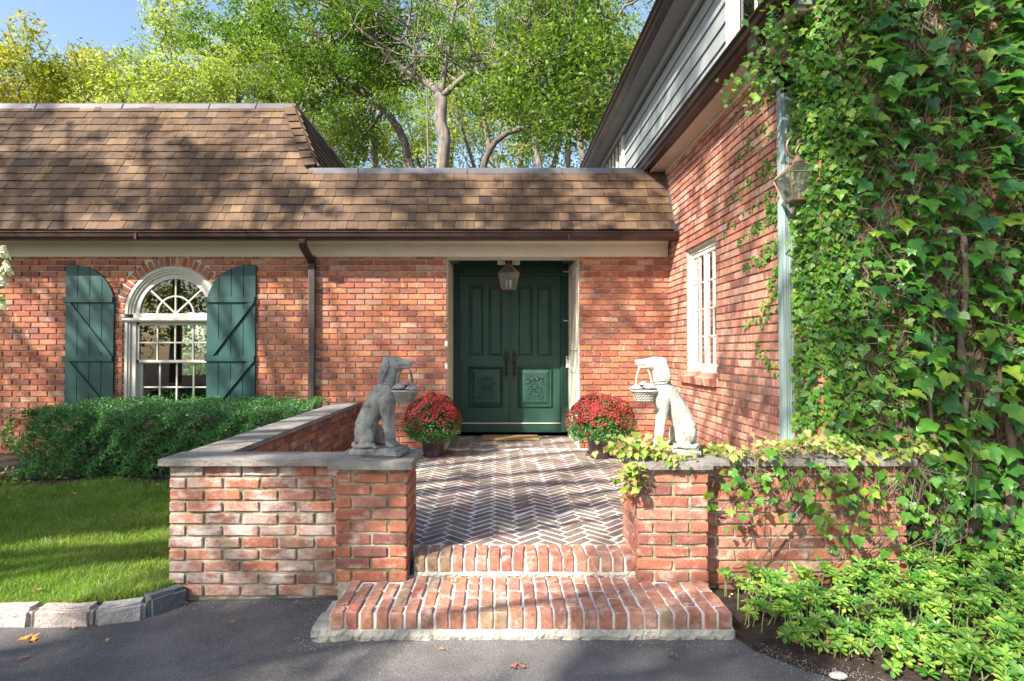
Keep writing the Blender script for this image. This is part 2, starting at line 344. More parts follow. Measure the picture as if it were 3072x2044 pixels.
def wall_bricks(br, u0, u1, z0, n, axis, plane, out, holes=None, phase=0, depth=.05, proud=.0035, hide=None, jl=.004, ends=True):
    """running bond on a vertical plane. axis 'x' or 'y' is the running direction, out = sign of the outward normal"""
    for k in range(n):
        zc = z0 + (k + .5) * CH; off = (BL / 2 if (k + phase) % 2 else 0) + random.uniform(-.01, .01)
        spans = [(u0, u1)]
        for h in (holes(z0 + k * CH + .01, zc) if holes else []):
            ns = []
            for a, b in spans:
                if h[1] <= a or h[0] >= b: ns.append((a, b)); continue
                if h[0] > a: ns.append((a, h[0]))
                if h[1] < b: ns.append((h[1], b))
            spans = ns
        for a, b in spans:
            u = math.floor((a - off) / BL) * BL + off
            while u < b:
                x0, x1 = max(u, a), min(u + BL, b)
                if x0 == a and x1 - x0 < .05 and x1 < b: pass
                if x1 - x0 > .035:
                    j0 = JT / 2 if x0 > a + 1e-6 else 0; j1 = JT / 2 if x1 < b - 1e-6 else 0
                    x0 += j0; x1 -= j1; L = x1 - x0; c = (x0 + x1) / 2; w = plane + out * (proud - depth / 2 + random.uniform(-.0025, .003))
                    loc = (c, w, zc) if axis == 'x' else (w, c, zc)
                    tilt = Matrix.Rotation(random.gauss(0, .006), 3, 'Y')
                    rot = tilt if axis == 'x' else rm_side @ tilt
                    br.put(loc, rot, (L / .2215, 1, 1 + random.uniform(-.03, .03)), hide(c, zc) if hide else False)
                u += BL
# ------------------------------------------------------------------ ground
g = MB(); g.box(-120, 120, -60, 160, -1.3, -.42); tag(g.build('terrain', M['soil']), kind='structure')
def sheet(name, poly, zf, m, kind='structure', step=.25, thick=None):
    """a grid clipped to the polygon, height by zf(x, y)"""
    bm = bmesh.new(); vs = [bm.verts.new((x, y, 0)) for x, y in poly]; bm.faces.new(vs)
    xs = [p[0] for p in poly]; ys = [p[1] for p in poly]
    for a, lo, hi in ((0, min(xs), max(xs)), (1, min(ys), max(ys))):
        t = lo + step
        while t < hi:
            co = (t, 0, 0) if a == 0 else (0, t, 0); no = (1, 0, 0) if a == 0 else (0, 1, 0)
            bmesh.ops.bisect_plane(bm, geom=bm.verts[:] + bm.edges[:] + bm.faces[:], plane_co=co, plane_no=no); t += step
    for v in bm.verts: v.co.z = zf(v.co.x, v.co.y)
    bmesh.ops.recalc_face_normals(bm, faces=bm.faces)
    if sum(f.normal.z for f in bm.faces) < 0: bmesh.ops.reverse_faces(bm, faces=bm.faces)
    me = bpy.data.meshes.new(name); bm.to_mesh(me); bm.free(); me.polygons.foreach_set('use_smooth', [True] * len(me.polygons))
    o = link(name, me, m)
    if kind: o['kind'] = kind
    return o
def z_drive(x, y): return -.262 - .022 * max(0, min(1.5, -x - .3)) + .003 * math.sin(2.1 * x + y) + .003 * math.sin(3.3 * y - x)
sheet('driveway', [(-14, -12), (14, -12), (14, 3.75), (-14, 3.75)], z_drive, M['asphalt'], step=.5)
def z_lawn(x, y):
    t = max(0, min(1, (y - 3.4) / 2.6)); return -.222 + .118 * t + .012 * math.sin(1.7 * x + .6) * math.sin(1.3 * y)
KERB = [(-3.60, 3.33), (-3.02, 3.31), (-2.66, 3.31), (-2.33, 3.33), (-2.07, 3.42), (-1.99, 3.70)]
lawn_poly = [(-9.5, 3.42), (-3.02, 3.40), (-2.66, 3.41), (-2.33, 3.44), (-2.12, 3.52), (-2.06, 3.68), (-2.06, 6.05), (-9.5, 6.1)]
sheet('lawn', lawn_poly, z_lawn, M['lawn_soil'])
def z_bed_l(x, y): return z_lawn(x, 5.99) + .012 + .012 * math.sin(7 * x) * math.sin(9 * y)
sheet('planting_bed', [(-9.5, 5.75), (-6.5, 5.9), (-4.5, 5.8), (-2.06, 5.6), (-2.06, 7.6), (-9.5, 7.6)], lambda x, y: z_bed_l(x, y) + (.015 if y > 6 else 0), M['soil'])
def z_bed_r(x, y): return -.250 + .05 * max(0, min(1, (y - 2.9) / 1.0)) + .01 * math.sin(9 * x) * math.sin(8 * y) + .03 * max(0, min(1, (x - 1.6)))
sheet('planting_bed', [(1.30, 3.10), (1.33, 2.98), (1.50, 2.80), (1.68, 2.66), (1.95, 2.45), (3.2, 1.6), (6, 1.2), (8, 1.2), (8, 4.1), (1.30, 4.1)], z_bed_r, M['soil'])
# gravel crumbs along the edges of the drive
def crumbs(n, fn, name, label, sc=(.0012, .0042), m='stone'):
    TV = [(1, 0, 0), (-.6, .8, 0), (-.6, -.8, 0), (0, 0, .9)]; TF = [(0, 1, 3), (1, 2, 3), (2, 0, 3), (0, 2, 1)]
    P = np.array([fn() for _ in range(n)]); s = rng.uniform(*sc, n); mt = rotmats(n, np.array([[0, 0, 3.]])) * s[:, None, None]
    o = link(name, scatter(name, TV, TF, P, mt), M[m]); tag(o, label, 'gravel', kind='stuff')
def c1():
    t = random.random(); x = -1.95 + 1.1 * t; y = 3.62 - abs(random.gauss(0, .07)); return (x, y, z_drive(x, y) + .002)
def c2():
    if random.random() < .5:
        x = random.uniform(-.98, 1.3); y = 3.09 - abs(random.gauss(0, .06))
    else:
        x = random.uniform(-1.1, -.9); y = random.uniform(3.0, 3.5)
    return (x, y, z_drive(x, y) + .002)
def c3():
    t = random.random(); x = 1.35 + .7 * t + random.gauss(0, .05); y = 2.95 - .45 * t + random.gauss(0, .06); return (x, y, max(z_drive(x, y), z_bed_r(x, y)) + .004)
crumbs(900, c1, 'gravel', 'fine grit scattered on the asphalt along the foot of the whitish wall')
crumbs(900, c2, 'gravel', 'pale grit scattered on the asphalt round the lowest brick step')
crumbs(700, c3, 'gravel', 'gravel and grit along the soil edge beside the ground cover plants')
# ------------------------------------------------------------------ lawn grass
def inside(poly, X, Y):
    r = np.zeros(len(X), bool); n = len(poly)
    for i in range(n):
        x0, y0 = poly[i]; x1, y1 = poly[(i + 1) % n]
        c = ((y0 > Y) != (y1 > Y)) & (X < (x1 - x0) * (Y - y0) / (y1 - y0 + 1e-12) + x0); r ^= c
    return r
n = 190000
Y = 3.40 + 2.75 * rng.random(n) ** 1.35; X = -2.05 - rng.random(n) * (.35 + Y * .62)
k = inside([(-9.5, 3.40), (-3.02, 3.385), (-2.66, 3.395), (-2.33, 3.42), (-2.12, 3.50), (-2.04, 3.66), (-2.05, 6.02), (-9.5, 6.12)], X, Y)
k &= rng.random(n) < np.clip((6.15 - Y) * 3.0, 0.0, 1)
X, Y = X[k], Y[k]; n = len(X)
Z = np.array([z_lawn(x, y) for x, y in zip(X, Y)])
hgt = rng.uniform(.03, .075, n) * (1 + .35 * np.sin(X * 5) * np.sin(Y * 6)); ang = rng.uniform(0, 6.28, n); lean = rng.uniform(.1, .9, n) * hgt
w = rng.uniform(.0016, .003, n); cx, sx_ = np.cos(ang), np.sin(ang); la = rng.uniform(0, 6.28, n)
V = np.zeros((n, 5, 3))
V[:, 0] = np.stack([X - w * cx, Y - w * sx_, Z - .005], 1); V[:, 1] = np.stack([X + w * cx, Y + w * sx_, Z - .005], 1)
mx_, my_ = X + .35 * lean * np.cos(la), Y + .35 * lean * np.sin(la)
V[:, 2] = np.stack([mx_ + w * cx * .8, my_ + w * sx_ * .8, Z + .6 * hgt], 1); V[:, 3] = np.stack([mx_ - w * cx * .8, my_ - w * sx_ * .8, Z + .6 * hgt], 1)
V[:, 4] = np.stack([X + lean * np.cos(la), Y + lean * np.sin(la), Z + hgt], 1)
TF = np.array([[0, 1, 2], [0, 2, 3], [3, 2, 4]]); Fc = (TF[None] + (np.arange(n) * 5)[:, None, None]).reshape(-1, 3)
patch = np.clip(.5 + .5 * np.sin(X * 2.3 + 1) * np.sin(Y * 2.9), 0, 1)
rv = rng.random(n) / 7.31; 
dryp = (np.sin(X * 3.1 + 2 + np.sin(Y * 5)) * np.sin(Y * 4.3 + 1) > .15) & (rng.random(n) < .55); rv[dryp] = .62 / 7.31; tall = rng.random(n) < .012
tag(link('grass', mesh_np('grass', V.reshape(-1, 3), Fc, np.repeat(rv, 3)), M['grass']), 'short green lawn grass between the kerb stones and the boxwood hedge', 'grass', kind='stuff')
# ------------------------------------------------------------------ kerb stones
kl = ['leftmost pale kerb stone, cut off by the left edge of the picture', 'second pale pinkish granite kerb stone from the left edge of the lawn',
      'rough grey granite kerb stone third along the lawn', 'dark grey kerb stone touching the corner of the whitish brick wall']
segs = [((-3.05, 3.315), (-2.69, 3.305)), ((-2.67, 3.305), (-2.345, 3.32)), ((-2.325, 3.32), (-2.085, 3.40)), ((-2.07, 3.42), (-1.945, 3.63))]
SM = [mat('pale granite', [(.47, .40, .365)], .9, (18, .2), (35, 1, .02), [((.28, .25, .24), 16, .58, .7, .4)]), mat('pinkish granite', [(.45, .375, .34)], .9, (18, .2), (35, 1, .02), [((.28, .25, .24), 16, .58, .7, .4)]),
      mat('grey granite', [(.38, .36, .34)], .9, (18, .25), (35, 1, .02), [((.2, .19, .18), 16, .56, .7, .5)]), mat('dark bluestone', [(.15, .155, .16)], .85, (14, .3), (30, 1, .02))]
for i, (a, b) in enumerate(segs):
    a = Vector((*a, 0)); b = Vector((*b, 0)); d = (b - a); L = d.length; d.normalize(); nrm = Vector((-d.y, d.x, 0))
    bm = bmesh.new(); bmesh.ops.create_cube(bm, size=1)
    for v in bm.verts: v.co = Vector((v.co.x * L, v.co.y * .115, v.co.z * .15))
    bmesh.ops.bevel(bm, geom=bm.edges[:], offset=.022, segments=2, affect='EDGES'); bmesh.ops.subdivide_edges(bm, edges=bm.edges[:], cuts=2, use_grid_fill=True)
    rs = random.Random(i + 3)
    for v in bm.verts:
        q = v.co; n_ = .007 * math.sin(17 * q.x + i) * math.sin(23 * q.z + i * 2) + rs.uniform(-.0045, .0045); v.co += Vector((n_ * .4, n_, n_ * .5))
    me = bpy.data.meshes.new('kerb_stone')
    for v in bm.verts: v.co = (a + b) / 2 + d * v.co.x + nrm * (v.co.y + .055) + Vector((0, 0, v.co.z - .268 + (0 if i < 3 else .012)))
    bm.to_mesh(me); bm.free(); tag(link('kerb_stone', me, SM[i]), kl[i], 'kerb stone', 'kerb stones along the lawn')
# ------------------------------------------------------------------ patio
V_brk = block_variants(.2215, .09, .0605, .0035, .0020, 8)
YW = 7.587; YD = 8.70; XR = 2.33; YF = 4.03          # entrance wall, door plane, side wing wall, side wing front
pt = MB(); pt.box(-1.82, XR, 3.80, YD + .05, -.40, -.0035); patio = tag(pt.build('patio', M['mortar_lime']), kind='structure')
PW, PL, PJ = .0775, .2330, .0165
pv = Bricks('paver', block_variants(PL - PJ, PW - PJ, .05, .005, .0022, 8), M['paver'])
c45 = math.cos(R(45)); regs = [(-1.80, XR - .01, 3.84, YW - .0), (-.655, 1.105, YW - .02, YD - .02)]
def clip(poly, a, b, c):       # keep a*x + b*y <= c
    out = []
    for i in range(len(poly)):
        p, q = poly[i], poly[(i + 1) % len(poly)]; dp = a * p[0] + b * p[1] - c; dq = a * q[0] + b * q[1] - c
        if dp <= 0: out.append(p)
        if dp * dq < 0: t = dp / (dp - dq); out.append((p[0] + (q[0] - p[0]) * t, p[1] + (q[1] - p[1]) * t))
    return out
cut = MB()
def solid_block(x, y): return (-1.0 < x < -.56 and 3.5 < y < 3.96) or (.885 < x < 1.33 and 3.5 < y < 3.96)
for i in range(-90, 120):
    for j in range(-30, 30):
        for kind in (0, 1):
            if kind == 0: cx_, cy_, L, Wd = i * PW + j * PL + PL / 2, i * PW - j * PL + PW / 2, PL, PW
            else: cx_, cy_, L, Wd = i * PW + j * PL + PL + PW / 2, i * PW - j * PL + PW - PL / 2, PW, PL
            wx = (cx_ - cy_) * c45 + .17; wy = (cx_ + cy_) * c45 + 3.0
            if not (-2.1 < wx < 2.6 and 3.6 < wy < 9): continue
            a = R(45) + (0 if kind == 0 else R(90)); wob = random.gauss(0, .018)
            ux, uy = math.cos(a + wob), math.sin(a + wob)
            hl, hw = (PL - PJ) / 2, (PW - PJ) / 2
            poly = [(wx + ux * s1 * hl - uy * s2 * hw, wy + uy * s1 * hl + ux * s2 * hw) for s1, s2 in ((-1, -1), (1, -1), (1, 1), (-1, 1))]
            rg = None
            for r_ in regs:
                if all(r_[0] <= p[0] <= r_[1] and r_[2] <= p[1] <= r_[3] for p in poly): rg = 'in'; break
            if rg == 'in' and not solid_block(wx, wy):
                pv.put((wx, wy, -.025 + random.uniform(-.003, .002)), Matrix.Rotation(a + wob, 3, 'Z') @ Matrix.Rotation(random.gauss(0, .008), 3, 'X'), (1, 1, 1), hide=not (-.56 < wx < .9 and wy < 5.6) and wy < 5)
            elif rg is None:
                r_ = regs[0] if wy < YW - .1 else regs[1]
                q = clip(clip(clip(clip(poly, -1, 0, -r_[0]), 1, 0, r_[1]), 0, -1, -r_[2]), 0, 1, r_[3])
                if len(q) >= 3:
                    ar = abs(sum(q[m_][0] * q[(m_ + 1) % len(q)][1] - q[(m_ + 1) % len(q)][0] * q[m_][1] for m_ in range(len(q)))) / 2
                    if ar > .0012: cut.cur = random.random(); cut.prism(q, lambda p, q_, t: (p, q_, t), -.04, -.001)
pv.flush(patio, 300)
o = link('pavers', cut.mesh('cut_pavers', bevel=.003), M['paver'], patio); o['kind'] = 'stuff'
# ------------------------------------------------------------------ steps
steps = thing('front_steps', None, None, (.2, 3.4, -.26), kind='structure')
rl = Bricks('brick', block_variants(.2, .0665, .094, .0055, .003, 8, cuts=1), M['brick_step'])
core = MB(); core.box(-.515, .975, 3.615, 3.99, -.3, -.014); core.box(-.515, .975, 3.61, 3.9, -.3, -.10)
core.box(-.905, 1.285, 3.122, 3.66, -.3, -.132)
core.build('mortar_bed', M['mortar_lime'], steps)
rot90 = Matrix.Rotation(R(90), 3, 'Z')
x = -.905; k = 0; p = .0812
while x < 1.285 - .03:
    xc = x + p / 2; w_ = 1 + random.uniform(-.05, .05)
    lens = [.205, .205, .09] if k % 2 else [.098, .205, .197]; y = 3.10
    for q, l in enumerate(lens):
        if not (((-.99 < xc < -.55) or (.874 < xc < 1.31)) and y > 3.46):
            rl.put((xc + random.uniform(-.003, .003), y + l / 2, -.167 + random.uniform(-.003, .002)), Matrix.Rotation(R(90) + random.gauss(0, .012), 3, 'Z') @ Matrix.Rotation(random.gauss(0, .01), 3, 'X'), ((l - .023) / .2, w_, 1))
        y += l
    x += p; k += 1
x = -.52
while x < .98 - .04:
    rl.put((x + .0395, 3.60 + .118, -.047 + random.uniform(-.002, .002)), Matrix.Rotation(R(90) + random.gauss(0, .02), 3, 'Z'), (1.12, 1.0, 1)); x += .0785
rl.flush(steps, 300)
def rough_strip(name, x0, x1, y0, y1, z0, z1, m, parent, amp=.010, seed=1, nx=90):
    """an uneven band of cement: front and top faces with lumps"""
    rs = random.Random(seed); V = []; prof = [(y0 + .02, z0 - .03), (y0, z0), (y0 - .006, (z0 + z1) / 2), (y0 + .004, z1 - .006), (y0 + .02, z1), (y1, z1)]
    for i in range(nx + 1):
        x = x0 + (x1 - x0) * i / nx
        for j, (yy, zz) in enumerate(prof):
            a = amp * (math.sin(x * 23 + j) * .4 + math.sin(x * 57 + 2 * j) * .3 + rs.uniform(-.5, .5)); V.append((x, yy + a, zz + (a * .5 if j < 5 else 0)))
    c = len(prof); Fs = [(i * c + j, (i + 1) * c + j, (i + 1) * c + j + 1, i * c + j + 1) for i in range(nx) for j in range(c - 1)]
    mb = MB(); mb.add(V, Fs); return mb.build(name, m, parent)
rough_strip('cement_bed', -1.0, 1.29, 3.105, 3.3, -.275, -.208, M['cement'], steps, .012, 2)
rough_strip('cement_bed', -.515, .97, 3.606, 3.7, -.135, -.088, M['cement'], steps, .009, 5)
es = MB(); es.box(-1.0, -.905, 3.12, 3.5, -.32, -.225); es.box(1.285, 1.30, 3.11, 3.5, -.32, -.215); es.build('cement_end', M['cement'], steps, bevel=.02)
# ------------------------------------------------------------------ piers and garden walls
V3 = block_variants(.212, .098, .0635, .006, .003, 8, cuts=1)
def pier(x0, x1, y0, y1, z0, n, label, seed):
    t = thing('brick_pier', label, 'pillar', ((x0 + x1) / 2, (y0 + y1) / 2, z0), 'brick piers beside the front steps')
    cr = MB(); cr.box(x0 + .011, x1 - .011, y0 + .011, y1 - .011, -.35, .565); core_ = cr.build('mortar_core', M['mortar_moss'], t)
    b = Bricks('brick', V3, M['brick_pier']); w = x1 - x0
    for k in range(n):
        zc = z0 + (k + .5) * CH; zs = 1 + random.uniform(-.02, .02)
        if zc > .56: break
        # front
        cuts = [x0, x0 + .098, x0 + .098 + .226, x1] if k % 2 == 0 else [x0, x0 + w / 2, x1]
        for a, c in zip(cuts[:-1], cuts[1:]):
            a2 = a + (JT / 2 if a > x0 else 0); c2 = c - (JT / 2 if c < x1 else 0); ll = c2 - a2
            b.put(((a2 + c2) / 2, y0 + .049 + random.uniform(-.003, .003), zc), Matrix.Rotation(random.gauss(0, .006), 3, 'Y'), (ll / .212, 1, zs))
        # sides
        cuts = [y0 + .098, y0 + .098 + .226, y1] if k % 2 else [y0 + .098, y0 + .27, y1]
        for sx_, xx in ((1, x1 - .049), (-1, x0 + .049)):
            for a, c in zip(cuts[:-1], cuts[1:]):
                ll = c - a - JT
                if ll > .03: b.put((xx + random.uniform(-.003, .003), (a + c) / 2 + JT / 4, zc), rot90, (ll / .212, 1, zs), hide=(xx > .1) == (sx_ > 0))
    b.flush(t, 300)
    return t
def slab(name, x0, x1, y0, y1, z0, z1, m, parent, seed=0, amp=.005):
    bm = bmesh.new(); bmesh.ops.create_cube(bm, size=1)
    for v in bm.verts: v.co = Vector(((x0 + x1) / 2 + v.co.x * (x1 - x0), (y0 + y1) / 2 + v.co.y * (y1 - y0), (z0 + z1) / 2 + v.co.z * (z1 - z0)))
    for ax in range(3):
        L = (x1 - x0, y1 - y0, z1 - z0)[ax]; lo = (x0, y0, z0)[ax]; c = max(1, int(L / .035)) if ax < 2 else 2
        for i in range(1, c):
            co = [0, 0, 0]; co[ax] = lo + L * i / c; no = [0, 0, 0]; no[ax] = 1
            bmesh.ops.bisect_plane(bm, geom=bm.verts[:] + bm.edges[:] + bm.faces[:], plane_co=co, plane_no=no)
    rs = random.Random(seed)
    for v in bm.verts:
        q = v.co; e = 0
        if abs(q.y - y0) < 1e-4 or abs(q.y - y1) < 1e-4 or abs(q.x - x0) < 1e-4 or abs(q.x - x1) < 1e-4:
            e = amp * (math.sin(q.x * 40 + q.y * 37 + seed) * .5 + rs.uniform(-.7, .7)); s_ = -1 if (abs(q.y - y0) < 1e-4) else 1
            if abs(q.y - y0) < 1e-4 or abs(q.y - y1) < 1e-4: v.co.y += s_ * e * .8
            if abs(q.x - x0) < 1e-4 or abs(q.x - x1) < 1e-4: v.co.x += e * .8
            if abs(q.z - z1) < 1e-4: v.co.z -= .003 + abs(e) * .5
            if abs(q.z - z0) < 1e-4: v.co.z += .002
        elif abs(q.z - z1) < 1e-4: v.co.z += rs.uniform(-.0008, .0008)
    me = bpy.data.meshes.new(name); bm.to_mesh(me); bm.free()
    return link(name, me, m, parent)
CT = .618
pl = pier(-.990, -.552, 3.535, 3.965, -.135, 10, 'left brick pier under the grey dog statue that looks right', 1)
pr = pier(.876, 1.312, 3.535, 3.965, -.135, 10, 'right brick pier under the bright dog statue, half covered by vine', 2)
slab('cap_stone', -1.03, -.517, 3.50, 3.985, CT - .052, CT, M['cap'], pl, 3)
slab('cap_stone', .838, 1.338, 3.50, 3.985, CT - .052, CT, M['cap'], pr, 4)
ft = Bricks('brick', V3, M['brick_pier'])      # footing course of the right pier and of the left one
for x_ in (.88, 1.10): ft.put((x_ + .105, 3.53 + .04, -.158), None, (.98, 1, .75))
ft.flush(pr, 10)
gw = thing('garden_wall', 'low whitewashed looking brick wall with bluestone coping left of the steps', 'wall', (-1.9, 4, -.28))
c_ = MB(); c_.box(-2.082, -.98, 3.661, 3.85, -.5, .565); c_.box(-2.082, -1.832, 3.85, YW, -.5, .565); c_.build('mortar_core', M['mortar_moss'], gw)
bw = Bricks('brick', V3, M['brick_white'])
n_c = 11; zb = .566 - n_c * CH
for k in range(n_c):
    zc = zb + (k + .5) * CH
    xs = [-2.094, -2.094 + (.115 if k % 2 == (n_c % 2) else .232)]
    while xs[-1] < -.99: xs.append(xs[-1] + .236)
    for a, c in zip(xs[:-1], xs[1:]):
        c = min(c, -.985); ll = c - a - JT
        if ll > .03: bw.put(((a + c) / 2, 3.65 + .047 + random.uniform(-.003, .003), zc), Matrix.Rotation(random.gauss(0, .008), 3, 'Y'), (ll / .212, 1, 1 + random.uniform(-.03, .02)))
nf = len(bw.items)
bw.flush(gw, 200)
bi = Bricks('brick', V_brk, M['brick_pier'])
wall_bricks(bi, 3.9, YW, zb, n_c, 'y', -1.826, 1, proud=.009, depth=.09)
wall_bricks(bi, 3.75, YW, zb, n_c, 'y', -2.088, -1, proud=.009, depth=.09, hide=lambda c, z: True)
bi.flush(gw, 90)
slab('coping_stone', -2.135, -1.033, 3.60, 3.89, CT - .050, CT - .003, M['cap'], gw, 5)
for i, (a, b) in enumerate(((3.893, 5.02), (5.025, 6.30), (6.305, YW - .02))): slab('coping_stone', -2.11, -1.80, a, b, CT - .050, CT - .004 + .002 * i, M['cap'], gw, 6 + i)
gr = thing('garden_wall', 'low brick wall right of the steps, overgrown by yellow green vine', 'wall', (2, 3.7, -.28))
c_ = MB(); c_.box(1.30, 2.61, 3.661, 3.85, -.5, .565); c_.box(2.40, 2.61, 3.85, YF, -.5, .565); c_.build('mortar_core', M['mortar_moss'], gr)
bi = Bricks('brick', V_brk, M['brick_pier'])
wall_bricks(bi, 1.314, 2.62, .566 - 11 * CH, 11, 'x', 3.654, -1, proud=.006, depth=.09)
wall_bricks(bi, 3.70, YF, .566 - 11 * CH, 11, 'y', 2.614, 1, proud=.009, depth=.09)
bi.flush(gr, 150)
slab('coping_stone', 1.341, 2.66, 3.60, 3.90, CT - .050, CT - .003, M['cap'], gr, 9)
slab('coping_stone', 2.36, 2.655, 3.903, YF - .02, CT - .050, CT - .003, M['cap'], gr, 19)
# ------------------------------------------------------------------ entrance wing
hs = thing('brick_house', 'low red brick house wing with brown shingled mansard roof and recessed green double door', 'house', (-1.5, YW, 0))
WX, WR, WZ = -4.316, .650, 1.784              # arched window: centre x, radius, springing height
WB = .40                                      # its sill height
XL = -9.0
ZT = 2.56
DX0, DX1 = -.662, 1.111
wall = MB(); yb0, yb1 = YW + .001, YW + .24
fxz = lambda a, b, t: (a, t, b)
wall.box(XL, WX - WR, yb0, yb1, -.4, ZT); wall.box(WX + WR, DX0, yb0, yb1, -.4, ZT); wr_ = MB(); wr_.box(DX1, XR + .1, yb0, yb1, -.4, ZT); wr_.build('wall', M['mortar'], hs)
wall.box(WX - WR, WX + WR, yb0, yb1, -.4, WB)
arc = [(WX + WR * math.cos(t), WZ + WR * math.sin(t)) for t in np.linspace(math.pi, 0, 25)]
for (a0, b0), (a1, b1) in zip(arc[:-1], arc[1:]): wall.prism([(a0, b0), (a1, b1), (a1, ZT), (a0, ZT)], fxz, yb0, yb1)
hw = wall.build('wall', M['mortar'], hs)
AR = WR + .122
def holes_front(z, zc):
    h = [(DX0, DX1)]
    if zc > WB - .01 and zc < WZ: h.append((WX - WR - .003, WX + WR + .003))
    elif zc >= WZ and zc < WZ + AR: q = math.sqrt(max(0, AR ** 2 - (zc - WZ - .02) ** 2)); h.append((WX - q, WX + q))
    return h
def hid_front(x, z):
    if z < .62 and x < -2.0: return x > -5.3 or z < -.05
    if x < -6.7: return True
    if -5.7 < x < -5.08 and z < 2.3 or -3.82 < x < -3.2 and z < 2.3: return True
    if x < -2.3 and z < .7: return True
    return z < 0 or z > 2.50
hb = Bricks('brick', V_brk, M['brick'])
wall_bricks(hb, XL, XR - .004, -.302, 38, 'x', YW, -1, holes_front, hide=hid_front)
# voussoirs round the window head
vo = block_variants(.115, .09, .0600, .004, .002, 6)
hb.flush(hw, 300)
vb = Bricks('brick', vo, M['brick']); nv = 29
for i in range(nv):
    a = math.pi * (i + .5) / nv; r_ = WR + .062
    vb.put((WX + r_ * math.cos(a), YW + .036, WZ + r_ * math.sin(a)), Matrix.Rotation(-a, 3, 'Y'), (1, 1, 1), False)
va = thing('brick_arch', None, None) if False else None
vb.flush(hw, 60)
# recess: side panels, ceiling, back wall
rc = MB(); rc.box(DX0 + .002, DX0 + .012, YW - .001, YD, -.0, 2.545)
rc.build('recess_panel', M['cream'], hs); rc = MB(); rc.box(DX1 - .012, DX1 - .002, YW - .001, YD, 0, 2.545)
rc.box(DX0 - .02, DX0 + .03, YW - .018, YW + .05, 0, 2.545) if False else None
rc.build('recess_panel', M['cream'], hs)
rj = MB()
for s_, x in ((-1, DX1 - .012),):
    for (za, zb_) in ((.15, 1.05), (1.30, 2.42)):
        for (ya, yb_) in ((YW + .1, YW + .16), (YD - .32, YD - .26)): rj.box(min(x, x + s_ * .012), max(x, x + s_ * .012), ya, yb_, za, zb_)
        for z in (za, zb_ - .06): rj.box(min(x, x + s_ * .012), max(x, x + s_ * .012), YW + .163, YD - .323, z, z + .06)
rj.build('panel_moulding', M['cream'], hs, bevel=.003)
li = MB(); li.box(DX0 - .01, DX1 + .01, YW + .002, YW + .28, 2.547, 2.75); li.box(DX0 - .3, DX1 + .3, YW + .28, YD + .4, 2.98, 3.05); li.build('porch_ceiling', M['cream'], hs)
bk = MB(); bk.box(DX0 - .3, DX1 + .3, YD + .10, YD + .14, 2.55, 3.0)
bd = MB()
for i in range(12): xa = DX0 + .001 + i * .1478; bd.box(xa, xa + .143, YD + .07, YD + .098, 2.50, 2.98)
bk.build('back_board', M['cream'], hs); bd.build('boarding', M['cream'], hs, bevel=.003)
# frieze, crown, soffit
fr = MB()
prof = [(YW + .02, 2.548), (YW - .036, 2.548), (YW - .036, 2.700), (YW - .050, 2.704), (YW - .050, 2.716), (YW - .075, 2.735), (YW - .115, 2.750), (YW - .125, 2.760), (YW - .33, 2.764), (YW - .33, 2.80), (YW + .02, 2.80)]
fr.prism(prof, lambda a, b, t: (t, a, b), XL, XR - .04); fr.build('frieze', M['cream'], hs)
# gutter
gt = MB(); gp = [(YW - .330, 2.700), (YW - .420, 2.700), (YW - .432, 2.720), (YW - .445, 2.735), (YW - .450, 2.775), (YW - .462, 2.790), (YW - .462, 2.803), (YW - .448, 2.803), (YW - .440, 2.775), (YW - .425, 2.72), (YW - .412, 2.71), (YW - .345, 2.71), (YW - .338, 2.81), (YW - .330, 2.81)]
gt.prism(gp, lambda a, b, t: (t, a, b), XL, 2.29); gt.box(2.286, 2.300, YW - .462, YW - .33, 2.70, 2.806)
gt.build('gutter', M['copper'], hs)
for x in (-4.55, .9): gj = MB(); gj.box(x, x + .03, YW - .4635, YW - .42, 2.699, 2.776); gj.build('gutter_joint', M['copper'], hs)
# downspout of the wing
ds = MB()
def fluted(mb, pts, w=.078, d=.058, up=(0, 1, 0)):
    for a, b in zip(pts[:-1], pts[1:]): mb.bar(a, b, w, d, up)
xd = at(937, 1000, YW - .06).x
ds.bar((xd, YW - .085, 2.55), (xd, YW - .085, .1), .078, .056, (0, 1, 0))
for q in (-.028, -.014, 0, .014, .028): ds.bar((xd + q, YW - .115, 2.55), (xd + q, YW - .115, .1), .006, .008, (0, 1, 0))
dwn = ds.build('downspout', mat('grey brown downspout', [(.105, .085, .078)], .5, (4, .25), None, [((.3, .32, .31), (20, 20, 2), .6, .7, .4)], metal=.4), hs)
el = MB(); pts = [(xd - .02, YW - .40, 2.70), (xd - .02, YW - .40, 2.655), (xd - .02, YW - .375, 2.62), (xd - .015, YW - .25, 2.56), (xd, YW - .13, 2.49), (xd, YW - .088, 2.45), (xd, YW - .085, 2.38)]
for a, b in zip(pts[:-1], pts[1:]):
    a = Vector(a); b = Vector(b); e = (b - a).normalized() * .006; el.bar(a - e, b + e, .082, .060, (0, 1, 0))
    for q in (-.030, -.015, 0, .015, .030): el.bar(a + Vector((q, -.034, 0)) - e, b + Vector((q, -.034, 0)) + e, .006, .008, (0, 1, .01))
el.build('elbow', M['copper'], dwn)
